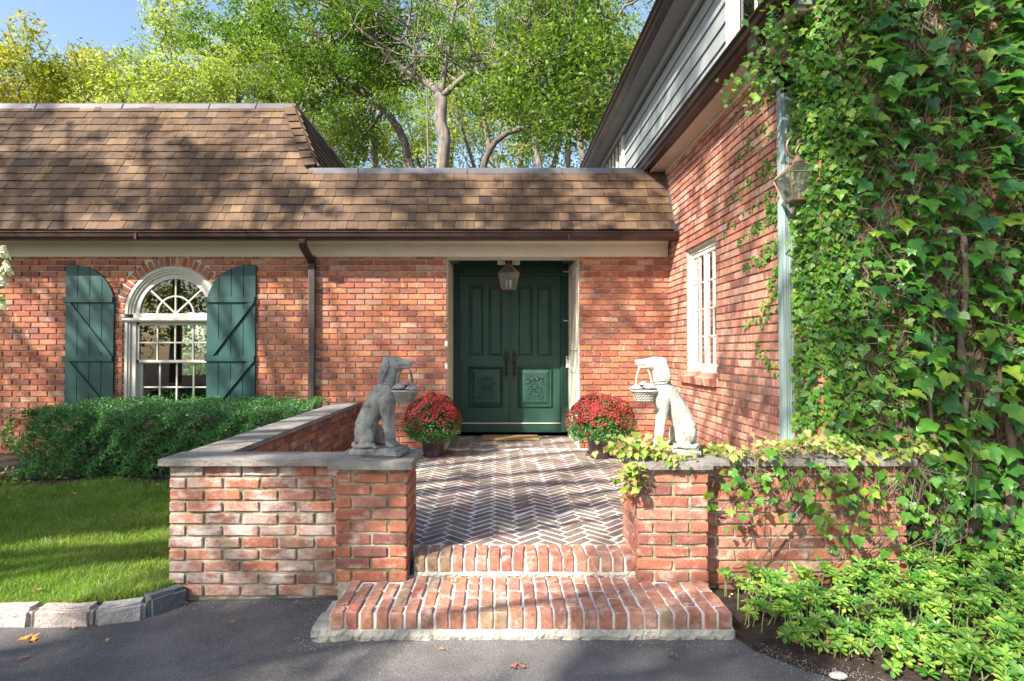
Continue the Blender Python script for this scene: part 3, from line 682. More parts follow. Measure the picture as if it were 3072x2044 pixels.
# ------------------------------------------------------------------ mansard roof
RY, RZ, RA = YW - .305, 2.835, R(60.1); EX = .1445
ca, sa = math.cos(RA), math.sin(RA)
sh_v = []
for k in range(6):
    V = np.array([(-.5, 0, 0), (.5, 0, 0), (.5, 0, .024), (-.5, 0, .024), (-.5, .215, -.002), (.5, .215, -.002), (.5, .215, .004), (-.5, .215, .004)], float)
    V[:4, 1] += np.array([random.uniform(-.003, .003), random.uniform(-.003, .003)] * 2); V[2:4, 2] += random.uniform(-.002, .003)
    F4 = [(3, 2, 6, 7), (0, 1, 2, 3), (1, 5, 6, 2), (0, 3, 7, 4)]
    sh_v.append((V, np.array([t for a, b, c, d in F4 for t in ((a, b, c), (a, c, d))])))
roof = MB()
def rp(x, v, h=0): return Vector((x, RY + v * ca - h * sa, RZ + v * sa + h * ca))
HV0 = 1.185; HX0 = -2.52; VT = 2.40; HXT = -3.03
roof.add([rp(XL, 0), rp(XR, 0), rp(XR, 1.02), rp(HX0, 1.02), rp(HX0, HV0), rp(HXT, VT), rp(XL, VT)], [(0, 1, 2, 3, 4, 5, 6)])
# flat tops behind
p1, p2 = rp(XL, 1.02), rp(XR, 1.02); roof.add([(HX0 - 1, p1.y, p1.z + .01), (XR, p1.y, p1.z + .01), (XR, 14, p1.z + .02), (HX0 - 1, 14, p1.z + .02)], [(0, 1, 2, 3)])
t1 = rp(HXT, VT); b1 = rp(HX0, HV0)
roof.add([t1, b1, (b1.x, 13, b1.z), (t1.x, 13, t1.z)], [(0, 1, 2, 3)]); roof.add([(XL, t1.y, t1.z), t1, (t1.x, 13, t1.z), (XL, 13, t1.z)], [(0, 1, 2, 3)])
rf = roof.build('roof', mat('roof underlay', [(.05, .035, .03)], .9, None, None), hs)
shb = Bricks('shingle', sh_v, M['shingle'])
fr3 = Matrix(((1, 0, 0), (0, ca, -sa), (0, sa, ca)))
def xmax(v):
    if v < 1.02 - EX * .5: return XR - .03
    if v < HV0 - EX: return HX0 + .0
    return HX0 + (HXT - HX0) * (v + EX * .6 - HV0) / (VT - HV0) - .03
v = 0; k = 0
while v < VT - .02:
    x = XL + random.uniform(0, .1); xm = xmax(v)
    while x < xm - .03:
        wd = random.choice((.10, .13, .16, .19, .22, .15, .24, .12)); x2 = min(x + wd, xm)
        if xm - x2 < .05: x2 = xm
        vv = v + random.uniform(-.004, .004)
        shb.put(rp((x + x2) / 2, vv, .014 + random.uniform(0, .006)), fr3, (x2 - x - .004, 1, 1), hide=(x < -6.9 or v > 2.1)); x = x2
    v += EX; k += 1
shb.flush(rf, 300)
# hip caps and the right-facing slope of the tall roof
hip = Bricks('hip_shingle', sh_v, M['shingle']); nh = 8
dirh = (t1 - b1).normalized(); nrm = Vector((.25, -sa, ca)).normalized(); xx = dirh.cross(nrm).normalized(); nrm = xx.cross(dirh).normalized()
mh = Matrix((xx, dirh, nrm)).transposed()
for i in range(nh):
    a = b1.lerp(t1, (i - .15) / nh); hip.put(a - xx * .075 + nrm * .03, mh, (.155, 1.0, 1.3))
nrm2 = Vector((1, -.15, .35)).normalized(); x2_ = dirh.cross(nrm2).normalized(); n2 = x2_.cross(dirh).normalized(); mh2 = Matrix((x2_, dirh, n2)).transposed()
for i in range(nh):
    a = b1.lerp(t1, (i - .15) / nh); hip.put(a + x2_ * .06 + n2 * .035, mh2, (.12, 1.0, 1.3))
hip.flush(rf, 40)
side = Bricks('side_shingle', sh_v, M['shingle'])
up_s = Vector((t1.x - b1.x, 0, t1.z - b1.z)).normalized(); al = Vector((0, 1, 0)); ns = al.cross(up_s) * -1
if ns.x < 0: ns = -ns
al = up_s.cross(ns); ms = Matrix((al, up_s, ns)).transposed()
Ls = math.hypot(t1.x - b1.x, t1.z - b1.z); v = 0
while v < Ls:
    y = b1.y + (t1.y - b1.y) * v / Ls + .02
    while y < 12.9:
        wd = random.uniform(.12, .28); c = Vector((b1.x, 0, b1.z)) + up_s * v; side.put(Vector((c.x, y + wd / 2, c.z)) + ns * .02, ms, (wd - .005, 1, 1.4)); y += wd
    v += EX
side.flush(rf, 0)
# metal ridge flashings
rg = MB()
def ridge(x0, x1, v, hh=.105):
    a = rp(x0, v, .03); n_ = 1
    for (q0, q1) in [(x0, x1)]:
        A = rp(q0, v - .02, .034); B = rp(q1, v - .02, .034); C = rp(q1, v + hh, .036); D = rp(q0, v + hh, .036)
        E = (q1, C.y + .30, C.z + .004); G = (q0, D.y + .30, D.z + .004); A2 = rp(q0, v - .02, .026); B2 = rp(q1, v - .02, .026)
        rg.add([A, B, C, D, E, G, A2, B2], [(0, 1, 2, 3), (3, 2, 4, 5), (0, 6, 7, 1)])
ridge(XL, HXT + .02, VT, .09); ridge(-2.62, 2.1, 1.025, .09)
a = rp(HXT + .02, VT - .02, .034); c = rp(HXT + .02, VT + .09, .036)
rg.add([a + Vector((0, 0, 0)), c, (c.x + .03, 12.9, c.z - .02), (a.x + .08, 12.9, a.z)], [(0, 1, 2, 3)])
rg.build('ridge_flashing', M['flash'], rf)
jt = MB()
for x in (-8.2, -6.9, -5.6, -4.3, -3.6): jt.bar(rp(x, VT - .02, .041), rp(x, VT + .088, .041), .012, .006, (1, 0, 0))
for x in (-1.9, -.4, .9, 1.6): jt.bar(rp(x, 1.005, .041), rp(x, 1.11, .041), .012, .006, (1, 0, 0))
jt.build('flashing_seam', M['flash'], rf)
wf = MB(); wf.prism([(RY - .05, RZ - .02), (RY + .04, RZ - .02), (RY + 1.02 * ca + .02, RZ + 1.02 * sa + .05), (RY + 1.02 * ca - .08, RZ + 1.02 * sa + .05)], lambda a, b, t: (t, a, b), XR - .035, XR - .006); wf.box(XR - .05, XR - .006, RY - .13, RY - .01, RZ - .04, RZ + .07)
wf.build('wall_flashing', M['flash'], rf)
# ------------------------------------------------------------------ arched window
win = thing('window', None, None, (WX, YW, WB)); 
for k_ in ('label',): pass
par(win, hs); WLOC[win.name] = (WX, YW, WB)
def ring(mb, cx, cz, r0, r1, y0, y1, a0=0, a1=math.pi, n=28):
    for i in range(n):
        t0 = a0 + (a1 - a0) * i / n; t1_ = a0 + (a1 - a0) * (i + 1) / n
        q = [(cx + r0 * math.cos(t0), cz + r0 * math.sin(t0)), (cx + r1 * math.cos(t0), cz + r1 * math.sin(t0)), (cx + r1 * math.cos(t1_), cz + r1 * math.sin(t1_)), (cx + r0 * math.cos(t1_), cz + r0 * math.sin(t1_))]
        mb.prism(q, fxz, y0, y1)
f = MB(); ring(f, WX, WZ, .575, WR, YW + .012, YW + .12); ring(f, WX, WZ, .600, .640, YW - .004, YW + .02); ring(f, WX, WZ, .545, .577, YW + .03, YW + .12); ring(f, WX, WZ, .478, .548, YW + .05, YW + .12)
f.box(WX - .66, WX + .66, YW - .035, YW + .10, WZ - .085, WZ - .052); f.box(WX - .645, WX + .645, YW - .02, YW + .10, WZ - .10, WZ - .083)
f.box(WX - .545, WX + .545, YW + .03, YW + .12, WZ - .052, WZ + .012)
for s_ in (-1, 1):
    for (a, b, y) in ((.600, .640, -.004), (.575, .650, .012), (.51, .577, .035)):
        f.box(WX + min(s_ * a, s_ * b), WX + max(s_ * a, s_ * b), YW + y, YW + .13, WB, WZ - .10)
f.box(WX - .69, WX + .69, YW - .05, YW + .13, WB - .06, WB)
f.build('frame', M['white'], win, bevel=.002)
ZU = WZ - .10; ZM = 1.137
gx = [WX - .478, WX - .239, WX, WX + .239, WX + .478]
s1 = MB()     # upper sash
s1.box(WX - .512, WX + .512, YW + .055, YW + .095, ZU - .045, ZU); s1.box(WX - .512, WX + .512, YW + .055, YW + .095, ZM, ZM + .035)
for s_ in (-1, 1): s1.box(min(WX + s_ * .478, WX + s_ * .512), max(WX + s_ * .478, WX + s_ * .512), YW + .055, YW + .095, ZM, ZU)
for x in gx[1:4]: s1.box(x - .011, x + .011, YW + .062, YW + .088, ZM + .03, ZU - .04)
zmid = (ZM + .035 + ZU - .045) / 2; s1.box(WX - .478, WX + .478, YW + .065, YW + .085, zmid - .010, zmid + .010)
s1.build('sash', M['white'], win, bevel=.002)
s2 = MB(); gz0 = WB + .07
s2.box(WX - .512, WX + .512, YW + .10, YW + .14, WB, gz0)
s2.box(WX - .512, WX + .512, YW + .10, YW + .14, ZM - .01, ZM + .03)
for s_ in (-1, 1): s2.box(min(WX + s_ * .455, WX + s_ * .512), max(WX + s_ * .455, WX + s_ * .512), YW + .10, YW + .14, WB, ZM)
for x in (-.2275, 0, .2275): s2.box(WX + x - .011, WX + x + .011, YW + .107, YW + .133, gz0, ZM)
zl = (gz0 + ZM) / 2; s2.box(WX - .455, WX + .455, YW + .11, YW + .13, zl - .01, zl + .01)
s2.build('sash', M['white'], win, bevel=.002)
fan = MB()
fan.box(WX - .011, WX + .011, YW + .062, YW + .09, WZ + .01, WZ + .48)
for s_ in (-1, 1):
    a = Vector((WX, YW + .076, WZ + .012)); b = Vector((WX + s_ * .478 * math.cos(R(44)), YW + .076, WZ + .478 * math.sin(R(44)))); fan.bar(a, b, .024, .022, (0, 1, 0))
ring(fan, WX, WZ, .235, .257, YW + .060, YW + .092, n=20)
fan.build('fanlight_muntin', M['white'], win, bevel=.0015)
def pane(parent, P, m=None):
    mb = MB(); mb.add(P, [tuple(range(len(P)))]); return mb.build('pane', m or M['glass'], parent)
for i in range(4):
    for (za, zb_) in ((ZM + .03, zmid), (zmid, ZU - .04)): pane(win, [(gx[i], YW + .075, za), (gx[i + 1], YW + .075, za), (gx[i + 1], YW + .075, zb_), (gx[i], YW + .075, zb_)])
    xa = WX - .455 + i * .2275
    for (za, zb_) in ((gz0, zl), (zl, ZM)): pane(win, [(xa, YW + .12, za), (xa + .2275, YW + .12, za), (xa + .2275, YW + .12, zb_), (xa, YW + .12, zb_)])
for i in range(4):
    t0, t1_ = math.pi * i / 4, math.pi * (i + 1) / 4
    outer = [(WX + .485 * math.cos(t), YW + .076, WZ + .485 * math.sin(t)) for t in np.linspace(t0, t1_, 8)]; inner = [(WX + .246 * math.cos(t), YW + .076, WZ + .246 * math.sin(t)) for t in np.linspace(t1_, t0, 6)]
    pane(win, outer + inner); pane(win, [(WX, YW + .076, WZ)] + inner[::-1])
# ------------------------------------------------------------------ shutters
def shutter(x0, x1, straight_left, lab):
    s = thing('shutter', None, None, (x0, YW, WB)); par(s, hs); WLOC[s.name] = (x0, YW, WB); s['label'] = lab
    w = x1 - x0; zt = 2.43; zb_ = WB - .02; nb = 4; bw_ = w / nb; ya, yb_ = YW - .052, YW - .018
    def top(x):
        u = (x - x0) / w if straight_left else (x1 - x) / w
        u = max(0, (u - .20) / .80); return zt - 1.0 * w * .86 * (1 - math.sqrt(max(0, 1 - u * u * .97)))
    for i in range(nb):
        a, b = x0 + i * bw_ + .0025, x0 + (i + 1) * bw_ - .0025; mb = MB()
        pts_ = [(a, zb_), (b, zb_)] + [(x, top(x)) for x in np.linspace(b, a, 7)]
        mb.prism(pts_, fxz, ya, yb_); mb.build('board', M['shutter'], s, bevel=.0025)
    ov = .018; bt = .070
    zs = [(1.935, 2.010), (1.155, 1.228), (.43, .50)]
    L0, L1 = (x0 - ov, x1 - .008) if straight_left else (x0 - .008 - .006, x1 - .006)
    for (a, b) in zs: mb = MB(); mb.box(L0, L1, ya - .026, ya - .001, a, b); mb.build('batten', M['shutter'], s, bevel=.003)
    for (zh, zl_) in ((1.935, 1.228), (1.155, .50)):
        mb = MB(); sw = .085
        if straight_left: q = [(L0 + .012, zh - .001), (L0 + .012 + sw, zh - .001), (x1 - .01, zl_ + .001), (x1 - .01 - sw - .02, zl_ + .001)]
        else: q = [(L1 - .005, zh - .001), (L1 - .005 - sw, zh - .001), (L0 + .01, zl_ + .001), (L0 + .01 + sw + .02, zl_ + .001)]
        mb.prism(q, fxz, ya - .024, ya - .001); mb.build('brace', M['shutter'], s, bevel=.003)
    return s
shutter(-5.712, -5.066, True, 'left green shutter in dappled leaf shade'); shutter(-3.838, -3.188, False, 'right green shutter, mostly sunlit')
# ------------------------------------------------------------------ room behind the arched window
rm = MB(); rx0, rx1, ry1 = -7.5, -2.0, 12.6
rm.box(rx0, rx1, YW + .25, ry1, .0, .02); rm.box(rx0, rx1, YW + .25, ry1, 2.58, 2.6); rm.box(rx0 - .05, rx0, YW + .25, ry1, 0, 2.6); rm.box(rx1, rx1 + .05, YW + .25, ry1, 0, 2.6)
wins = [(-7.0, -6.05), (-5.75, -4.95), (-4.55, -3.55)]; xs = [rx0] + [q for w_ in wins for q in w_] + [rx1]
for a, b in zip(xs[0::2], xs[1::2]): rm.box(a, b, ry1, ry1 + .1, 0, 2.6)
for a, b in wins: rm.box(a, b, ry1, ry1 + .1, 0, .75); rm.box(a, b, ry1, ry1 + .1, 2.15, 2.6)
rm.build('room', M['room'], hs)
lp = thing('table_lamp', 'table lamp with pleated pale shade seen through the arched window', 'lamp', (-5.3, 8.9, .75))
c0 = (-5.12, 8.7)
mb = MB(); mb.lathe([(.12, 1.50), (.19, 1.50 - .33)][::-1], (*c0, 0), 24); mb.build('lamp_shade', M['linen'], lp)
mb = MB(); mb.lathe([(.001, .75), (.09, .75), (.09, .78), (.03, .82), (.06, .95), (.03, 1.08), (.012, 1.12), (.012, 1.35)], (*c0, 0), 14); mb.build('lamp_base', M['dark'], lp)
tb = thing('side_table', 'small dark side table under the lamp inside the arched window', 'table', (*c0, 0)); mb = MB(); mb.box(c0[0] - .3, c0[0] + .3, 8.45, 8.95, .70, .745); mb.build('tabletop', M['dark'], tb)
for q in ((-.27, 8.48), (.27, 8.48), (-.27, 8.92), (.27, 8.92)): mb = MB(); mb.box(c0[0] + q[0] - .02, c0[0] + q[0] + .02, q[1] - .02, q[1] + .02, .02, .70); mb.build('leg', M['dark'], tb)
sf = thing('sofa', 'dim upholstered sofa seen through the arched window', 'sofa', (-3.9, 9.2, 0)); sm = mat('sofa cloth', [(.16, .14, .11)], .9, None, None)
mb = MB(); mb.box(-4.7, -3.0, 8.8, 9.6, .1, .48); mb.build('seat', sm, sf, bevel=.05, seg=3)
mb = MB(); mb.box(-4.7, -3.0, 9.5, 9.8, .3, .98); mb.build('backrest', sm, sf, bevel=.08, seg=3)
for i in range(3): mb = MB(); mb.box(-4.62 + i * .53, -4.12 + i * .53, 9.25, 9.48, .49, .92); mb.build('cushion', sm, sf, bevel=.07, seg=3)
# ------------------------------------------------------------------ front door
dr = thing('door', None, None, (.22, YD, .07)); par(dr, hs); WLOC[dr.name] = (.22, YD, .07)
ZD0, ZD1 = .205, 2.435; XD0, XD1, XDM = -.522, .978, .2255
def face_panel(mb, x0, x1, z0, z1, y, arch=0, w=.022, d=.014):
    """a raised moulding frame with an inner raised field"""
    n = 10; top = [(x0 + (x1 - x0) * i / n, z1 + arch * (1 - (2 * i / n - 1) ** 2)) for i in range(n + 1)]
    out = [(x0, z0), (x1, z0)] + top[::-1]
    cx, cz = (x0 + x1) / 2, (z0 + z1) / 2; kx = (x1 - x0 - 2 * w) / (x1 - x0); kz = (z1 - z0 - 2 * w) / (z1 - z0)
    inn = [(cx + (a - cx) * kx, cz + (b - cz) * kz) for a, b in out]
    kx2 = (x1 - x0 - 5 * w) / (x1 - x0); kz2 = (z1 - z0 - 5 * w) / (z1 - z0)
    i2 = [(cx + (a - cx) * kx2, cz + (b - cz) * kz2) for a, b in out]
    n_ = len(out); V = [(a, y, b) for a, b in out] + [(a + (cx - a) * w * .8 / (x1 - x0), y - d, b + (cz - b) * w * .8 / (z1 - z0)) for a, b in out] + [(a, y - d * .2, b) for a, b in inn] + [(a, y - d * .9, b) for a, b in i2]
    Fs = [(k * n_ + i, k * n_ + (i + 1) % n_, (k + 1) * n_ + (i + 1) % n_, (k + 1) * n_ + i) for k in range(3) for i in range(n_)] + [tuple(range(3 * n_, 4 * n_))]
    mb.add(V, Fs)
yd = YD - .02
for lf, (xa, xb) in enumerate(((XD0, XDM - .003), (XDM + .003, XD1))):
    mb = MB(); mb.box(xa, xb, yd, YD + .03, ZD0, ZD1); leaf = mb.build('door_leaf', M['door'], dr, bevel=.003)
    c = [(1408, 1450), (1466, 1507)] if lf == 0 else [(1556, 1598), (1612, 1654)]
    for (pa, pb) in c:
        mb = MB(); face_panel(mb, at(pa, 1000, yd).x, at(pb, 1000, yd).x, at(0, 1067, yd).z, at(0, 859, yd).z, yd + .001, .018); mb.build('door_panel', M['door'], dr)
    pa, pb = (1408, 1508) if lf == 0 else (1555, 1656)
    X0, X1, Z0, Z1 = at(pa, 1000, yd).x, at(pb, 1000, yd).x, at(0, 1222, yd).z, at(0, 1102, yd).z
    mb = MB(); face_panel(mb, X0, X1, Z0, Z1, yd + .001, 0, .035, .03); mb.build('door_panel', M['door'], dr)
    mb = MB()                                             # rope beading round the carved panel
    for (p, q) in (((X0, Z0), (X1, Z0)), ((X1, Z0), (X1, Z1)), ((X1, Z1), (X0, Z1)), ((X0, Z1), (X0, Z0))):
        L = math.hypot(q[0] - p[0], q[1] - p[1]); nb = int(L / .021)
        for i in range(nb): t = (i + .5) / nb; mb.ball((p[0] + (q[0] - p[0]) * t, yd - .004, p[1] + (q[1] - p[1]) * t), .0125, 6, 4)
    mb.build('rope_beading', M['door'], dr, smooth=True)
    cv = MB(); cx, cz = (X0 + X1) / 2, (Z0 + Z1) / 2; yc = yd - .030
    def curl(ax, az, r, turns, sgn, a0=0, t=.007):
        pts = [];
        for i in range(22): u = i / 21; a = a0 + sgn * turns * 2 * math.pi * u; rr = r * (1 - .8 * u); pts.append((ax + rr * math.cos(a), yc - .002, az + rr * math.sin(a)))
        cv.tube(pts, [t * (1 - .4 * i / 21) for i in range(22)], 5)
    cv.tube([(cx + .028 * math.cos(a), yc - .004, cz - .012 + .046 * math.sin(a)) for a in np.linspace(0, 2 * math.pi, 21)], .008, 6); cv.ball((cx, yc, cz - .012), .018, 8, 6, (1, .5, 1.6))
    cv.tube([(cx + .048 * math.cos(a), yc, cz - .012 + .070 * math.sin(a)) for a in np.linspace(0, 2 * math.pi, 21)], .005, 5)
    for s_ in (-1, 1):
        curl(cx + s_ * .095, cz - .005, .034, 1.1, s_, R(90)); curl(cx + s_ * .085, cz - .07, .028, 1.0, -s_, R(200)); curl(cx + s_ * .04, cz - .13, .026, 1.2, s_, R(60))
        curl(cx + s_ * .115, cz - .145, .020, 1.0, s_, R(80)); curl(cx + s_ * .062, cz + .10, .05, .9, -s_, R(90 - s_ * 90 + 90)); curl(cx + s_ * .12, cz + .135, .022, .9, s_, R(30)); curl(cx + s_ * .12, cz + .055, .020, 1, -s_, R(30))
        for i in range(5): a = R(90 - s_ * (12 + 16 * i)); cv.tube([(cx, yc, cz + .10), (cx + .045 * math.cos(a), yc - .004, cz + .10 + .055 * math.sin(a)), (cx + .075 * math.cos(a) + s_ * .006, yc, cz + .10 + .075 * math.sin(a) - .006)], [.004, .009, .003], 5)
        cv.bar((cx + s_ * .05, yc, cz + .078), (cx + s_ * .135, yc, cz + .078), .012, .010, (0, 1, 0))
        for i in range(7): cv.ball((cx + s_ * (.075 + .02 * math.sin(i * 1.9)), yc + .002, cz - .11 + i * .026), .013, 6, 4, (1, .6, 1))
    for i in range(9): cv.ball((cx - .12 + i * .03, yc + .002, cz - .172 + .004 * (i % 2)), .012, 6, 4, (1, .6, 1))
    cv.build('carving', M['door'], dr, smooth=True)
mb = MB(); mb.box(XDM - .016, XDM + .016, yd - .018, yd + .001, ZD0, ZD1); mb.build('astragal', M['door'], dr, bevel=.004)
for (xa, xb) in ((DX0 + .013, XD0 - .004), (XD1 + .004, DX1 - .013)):
    fm = MB(); fm.box(xa, xb, yd - .03, YD + .04, .19, 2.50); w_ = (xb - xa) / 5
    for i in range(5): fm.bar((xa + (i + .5) * w_, yd - .033, .48), (xa + (i + .5) * w_, yd - .033, 2.46), w_ * .62, .018, (0, 1, 0))
    fm.box(xa - .001, xb + .001, yd - .075, yd - .02, .07, .42); fm.box(xa - .002, xb + .002, yd - .085, yd - .02, .38, .44)
    fm.box(xa, xb, yd - .05, YD + .04, 2.50, 2.62)
    fm.build('pilaster', M['door'], dr, bevel=.004)
fm = MB(); fm.box(DX0 + .013, DX1 - .013, yd - .05, YD + .04, 2.44, 2.485)
n_ = 20; hw_ = (DX1 - DX0) / 2 - .10; cxx = (DX0 + DX1) / 2
poly = [(cxx - hw_, 2.487), (cxx + hw_, 2.487)] + [(cxx + hw_ * math.cos(t) , 2.60 + .20 * math.sin(t)) for t in np.linspace(0, math.pi, 21)]
fm.prism(poly, fxz, yd - .03, YD + .04)
ar_ = [(cxx + (hw_ + .0) * math.cos(t), yd - .045, 2.60 + .205 * math.sin(t)) for t in np.linspace(0, math.pi, 25)]; fm.tube(ar_, .018, 6)
for s_ in (-1, 1):
    for i in range(16):
        x = cxx + s_ * (.10 + i * .042); zt_ = 2.60 + .18 * math.sqrt(max(.02, 1 - ((x - cxx) / hw_) ** 2)); fm.tube([(x, yd - .036, 2.53), (x + s_ * .03, yd - .045, 2.57), (x + s_ * .045, yd - .036, min(zt_, 2.64))], [.006, .010, .003], 5)
    for q in range(5): a = q * 1.256; fm.ball((cxx + s_ * (hw_ + .055) + .022 * math.cos(a), yd - .055, 2.56 + .022 * math.sin(a)), .016, 6, 4)
fm.build('door_crown', M['door'], dr)
th = MB(); th.box(DX0 + .012, DX1 - .012, yd - .02, YD + .04, .075, .188); th.box(DX0 + .012, DX1 - .012, yd - .045, YD, .060, .076); th.build('threshold', M['door'], dr, bevel=.004)
th = MB(); th.box(XD0, XD1, yd - .035, YD, .188, .202); th.build('sill_strip', M['white'], dr)
th = MB(); th.box(DX0 + .012, DX1 - .012, yd + .02, YD, 0, .06); th.build('step_gap', M['dark'], dr)  # near-black block stands in for the shade under the threshold
for s_, xh in ((-1, at(1518.5, 1000, yd).x), (1, at(1543, 1000, yd).x)):
    h = MB(); z0, z1 = at(0, 1134, yd).z, at(0, 1049, yd).z; L = z1 - z0
    pr_ = [(0, .004), (.05, .022), (.10, .016), (.16, .03), (.22, .02), (.5, .012), (.56, .03), (.66, .042), (.78, .048), (.86, .03), (.93, .022), (1, .004)]
    h.prism([(xh + w_, z0 + L * t) for t, w_ in pr_] + [(xh - w_, z0 + L * t) for t, w_ in pr_[::-1]], fxz, yd - .008, yd)
    h.tube([(xh, yd - .006, z0 + L * .12), (xh, yd - .05, z0 + L * .16), (xh, yd - .06, z0 + L * .35), (xh, yd - .045, z0 + L * .5), (xh, yd - .006, z0 + L * .56)], [.012, .013, .016, .012, .010], 7)
    h.tube([(xh, yd - .008, z0 + L * .60), (xh, yd - .035, z0 + L * .60)], [.012, .016], 8); h.tube([(xh, yd - .008, z0 + L * .8), (xh, yd - .02, z0 + L * .8)], [.018, .016], 10)
    h.build('handle', M['iron'], dr, bevel=.0)
db = thing('doorbell', 'slim white video doorbell on the right side of the green door frame', 'doorbell', (1.09, YD - .1, 1.1)); 
p0 = at(1702.5, 1104, yd - .06); mb = MB(); mb.box(p0.x - .024, p0.x + .020, yd - .07, yd - .031, p0.z, p0.z + .175); mb.build('body', M['white_plastic'], db, bevel=.012, seg=3)
mb = MB(); mb.tube([(p0.x - .002, yd - .069, p0.z + .145), (p0.x - .002, yd - .074, p0.z + .145)], .012, 12); mb.build('lens', M['dark'], db)
# hinged side lights' hardware and hooks on the right panel
hk = MB()
for z in (at(0, 817, YD - .25).z, at(0, 964, YD - .25).z): hk.box(DX1 - .10, DX1 - .012, YD - .27, YD - .25, z, z + .012); hk.tube([(DX1 - .10, YD - .26, z - .004), (DX1 - .10, YD - .26, z + .02)], .008, 6)
hk.build('hook', M['white'], hs)
# doormat
mb = MB(); mb.box(-.20, .63, 8.22, 8.60, .004, .030); mb.build('doormat', M['mat'], None, bevel=.006); tag(bpy.data.objects['doormat'], 'worn coir doormat in front of the green double door', 'doormat')
# ------------------------------------------------------------------ lanterns
def lantern(name, label, c, zt, zb_, wt, wb_, rt, bracket=None):
    """four-sided tapering lantern; wt half width at the shoulder, wb_ at the foot, rt roof half width at top"""
    t = thing(name, label, 'lantern', c); x, y, _ = c; zs = zb_ + (zt - zb_) * .66
    fr_ = MB(); cor = lambda w, z: [(x - w, y - w, z), (x + w, y - w, z), (x + w, y + w, z), (x - w, y + w, z)]
    B, Sx, T = cor(wb_, zb_), cor(wt, zs), cor(rt, zt)
    for q in range(4):
        q2 = (q + 1) % 4
        for a, b in ((B[q], B[q2]), (Sx[q], Sx[q2]), (T[q], T[q2]), (B[q], Sx[q]), (Sx[q], T[q])): fr_.tube([a, b], .0055, 5)
    fr_.box(x - wb_, x + wb_, y - wb_, y + wb_, zb_ - .008, zb_); fr_.build('frame', M['lamp_metal'], t)
    for q in range(4):
        q2 = (q + 1) % 4; pane(t, [B[q], B[q2], Sx[q2], Sx[q]], M['lamp_glass']); pane(t, [Sx[q], Sx[q2], T[q2], T[q]], M['lamp_glass'])
    cp = MB(); cp.lathe([(rt * 1.3, zt), (rt * 1.35, zt + .01), (rt * .7, zt + .03), (rt * .35, zt + .05), (.006, zt + .06)], (x, y, 0), 12); cp.build('lantern_cap', M['lamp_metal'], t)
    return t
lc = at(1526, 820, 7.98); zt, zb_ = at(0, 800, 7.98).z, at(0, 868, 7.98).z
L1 = lantern('hanging_lantern', 'copper framed glass lantern hanging before the green front door', (lc.x, lc.y, zb_), zt, zb_, .142, .095, .045)
for q in (-.03, 0.02, .03):
    cd = MB(); cd.tube([(lc.x + q, lc.y + abs(q) - .02, zb_ + .02), (lc.x + q, lc.y + abs(q) - .02, zb_ + .13)], .009, 8); cd.build('candle', M['white_plastic'], L1)
ch = MB(); ch.tube([(lc.x, lc.y, zt + .05), (lc.x, lc.y, 2.98)], .006, 6); ch.build('hanging_rod', M['lamp_metal'], L1)
fl = thing('floodlight', 'twin white floodlight heads under the porch ceiling behind the lantern', 'floodlight', (lc.x, 8.3, 2.98))
for s_ in (-1, 1): mb = MB(); p_ = at(1526 + s_ * 22, 788, 8.2); mb.lathe([(.002, .10), (.045, .09), (.06, 0), (.055, -.01), (.002, -.01)][::-1], (p_.x, 8.2, p_.z - .02), 16); mb.tube([(p_.x, 8.2, p_.z + .06), (lc.x, 8.3, 2.97)], .015, 6); mb.build('lamp_head', M['white_plastic'], fl, smooth=True)
# ------------------------------------------------------------------ side wing
sw = thing('brick_house', 'taller brick house wing on the right with pale siding above and ivy on its front', 'house', (XR + 1, YF + 1, 0))
ZS = 3.752; wy0, wy1, wz0, wz1 = 5.955, 6.93, 1.03, 2.52
mb = MB(); xa, xb = XR + .001, XR + .24
mb.box(xa, xb, YF + .001, wy0, -.4, ZS + .15); mb.box(xa, xb, wy1, 14, -.4, ZS + .15); mb.box(xa, xb, wy0, wy1, -.4, wz0); mb.box(xa, xb, wy0, wy1, wz1, ZS + .15)
fw_ = MB(); fw_.box(xb, 9, YF + .001, YF + .2, -.4, 5.2); fw_.build('front_wall', M['mortar'], sw)
sww = mb.build('wall', M['mortar'], sw)
sb = Bricks('brick', V_brk, M['brick_side'])
def holes_side(z, zc): return [(wy0, wy1)] if wz0 < zc < wz1 else []
zz0 = -.302
wall_bricks(sb, YF - .006, YW, zz0, 38, 'y', XR, -1, holes_side, phase=1, hide=lambda c, z: c < 4.5 or z < .35)
nz = 38; wall_bricks(sb, YF - .006, 13, zz0 + nz * CH, 16, 'y', XR, -1, None, phase=1, hide=lambda c, z: c > 7.6 or c < 4.5)
wall_bricks(sb, XR - .006, 5.2, zz0, 70, 'x', YF, -1, None, hide=lambda c, z: True)
sb.flush(sww, 300)
sl = Bricks('sill_brick', block_variants(.12, .062, .09, .004, .002, 6), M['brick_side'])
y = wy0 - .02
while y < wy1 + .10:
    sl.put((XR - .005, y + .036, wz0 - .055), Matrix.Rotation(R(-14), 3, 'Y'), (1.25, 1.02, 1)); y += .0745
sl.flush(sww, 40)
sp = MB(); sp.box(XR - .03, XR + .1, wy0 - .02, wy1 + .10, wz0 - .11, wz0 - .02); sp.build('sill_bed', M['mortar'], sww)
w2 = thing('window', None, None, (XR, wy1, wz0)); par(w2, sw); WLOC[w2.name] = (XR, wy1, wz0)
f = MB(); x0_ = XR + .035
f.box(x0_, x0_ + .09, wy0, wy0 + .06, wz0, wz1); f.box(x0_, x0_ + .09, wy1 - .06, wy1, wz0, wz1); f.box(x0_, x0_ + .09, wy0 + .06, wy1 - .06, wz1 - .075, wz1); f.box(x0_ - .03, x0_ + .09, wy0 + .06, wy1 - .06, wz0, wz0 + .055)
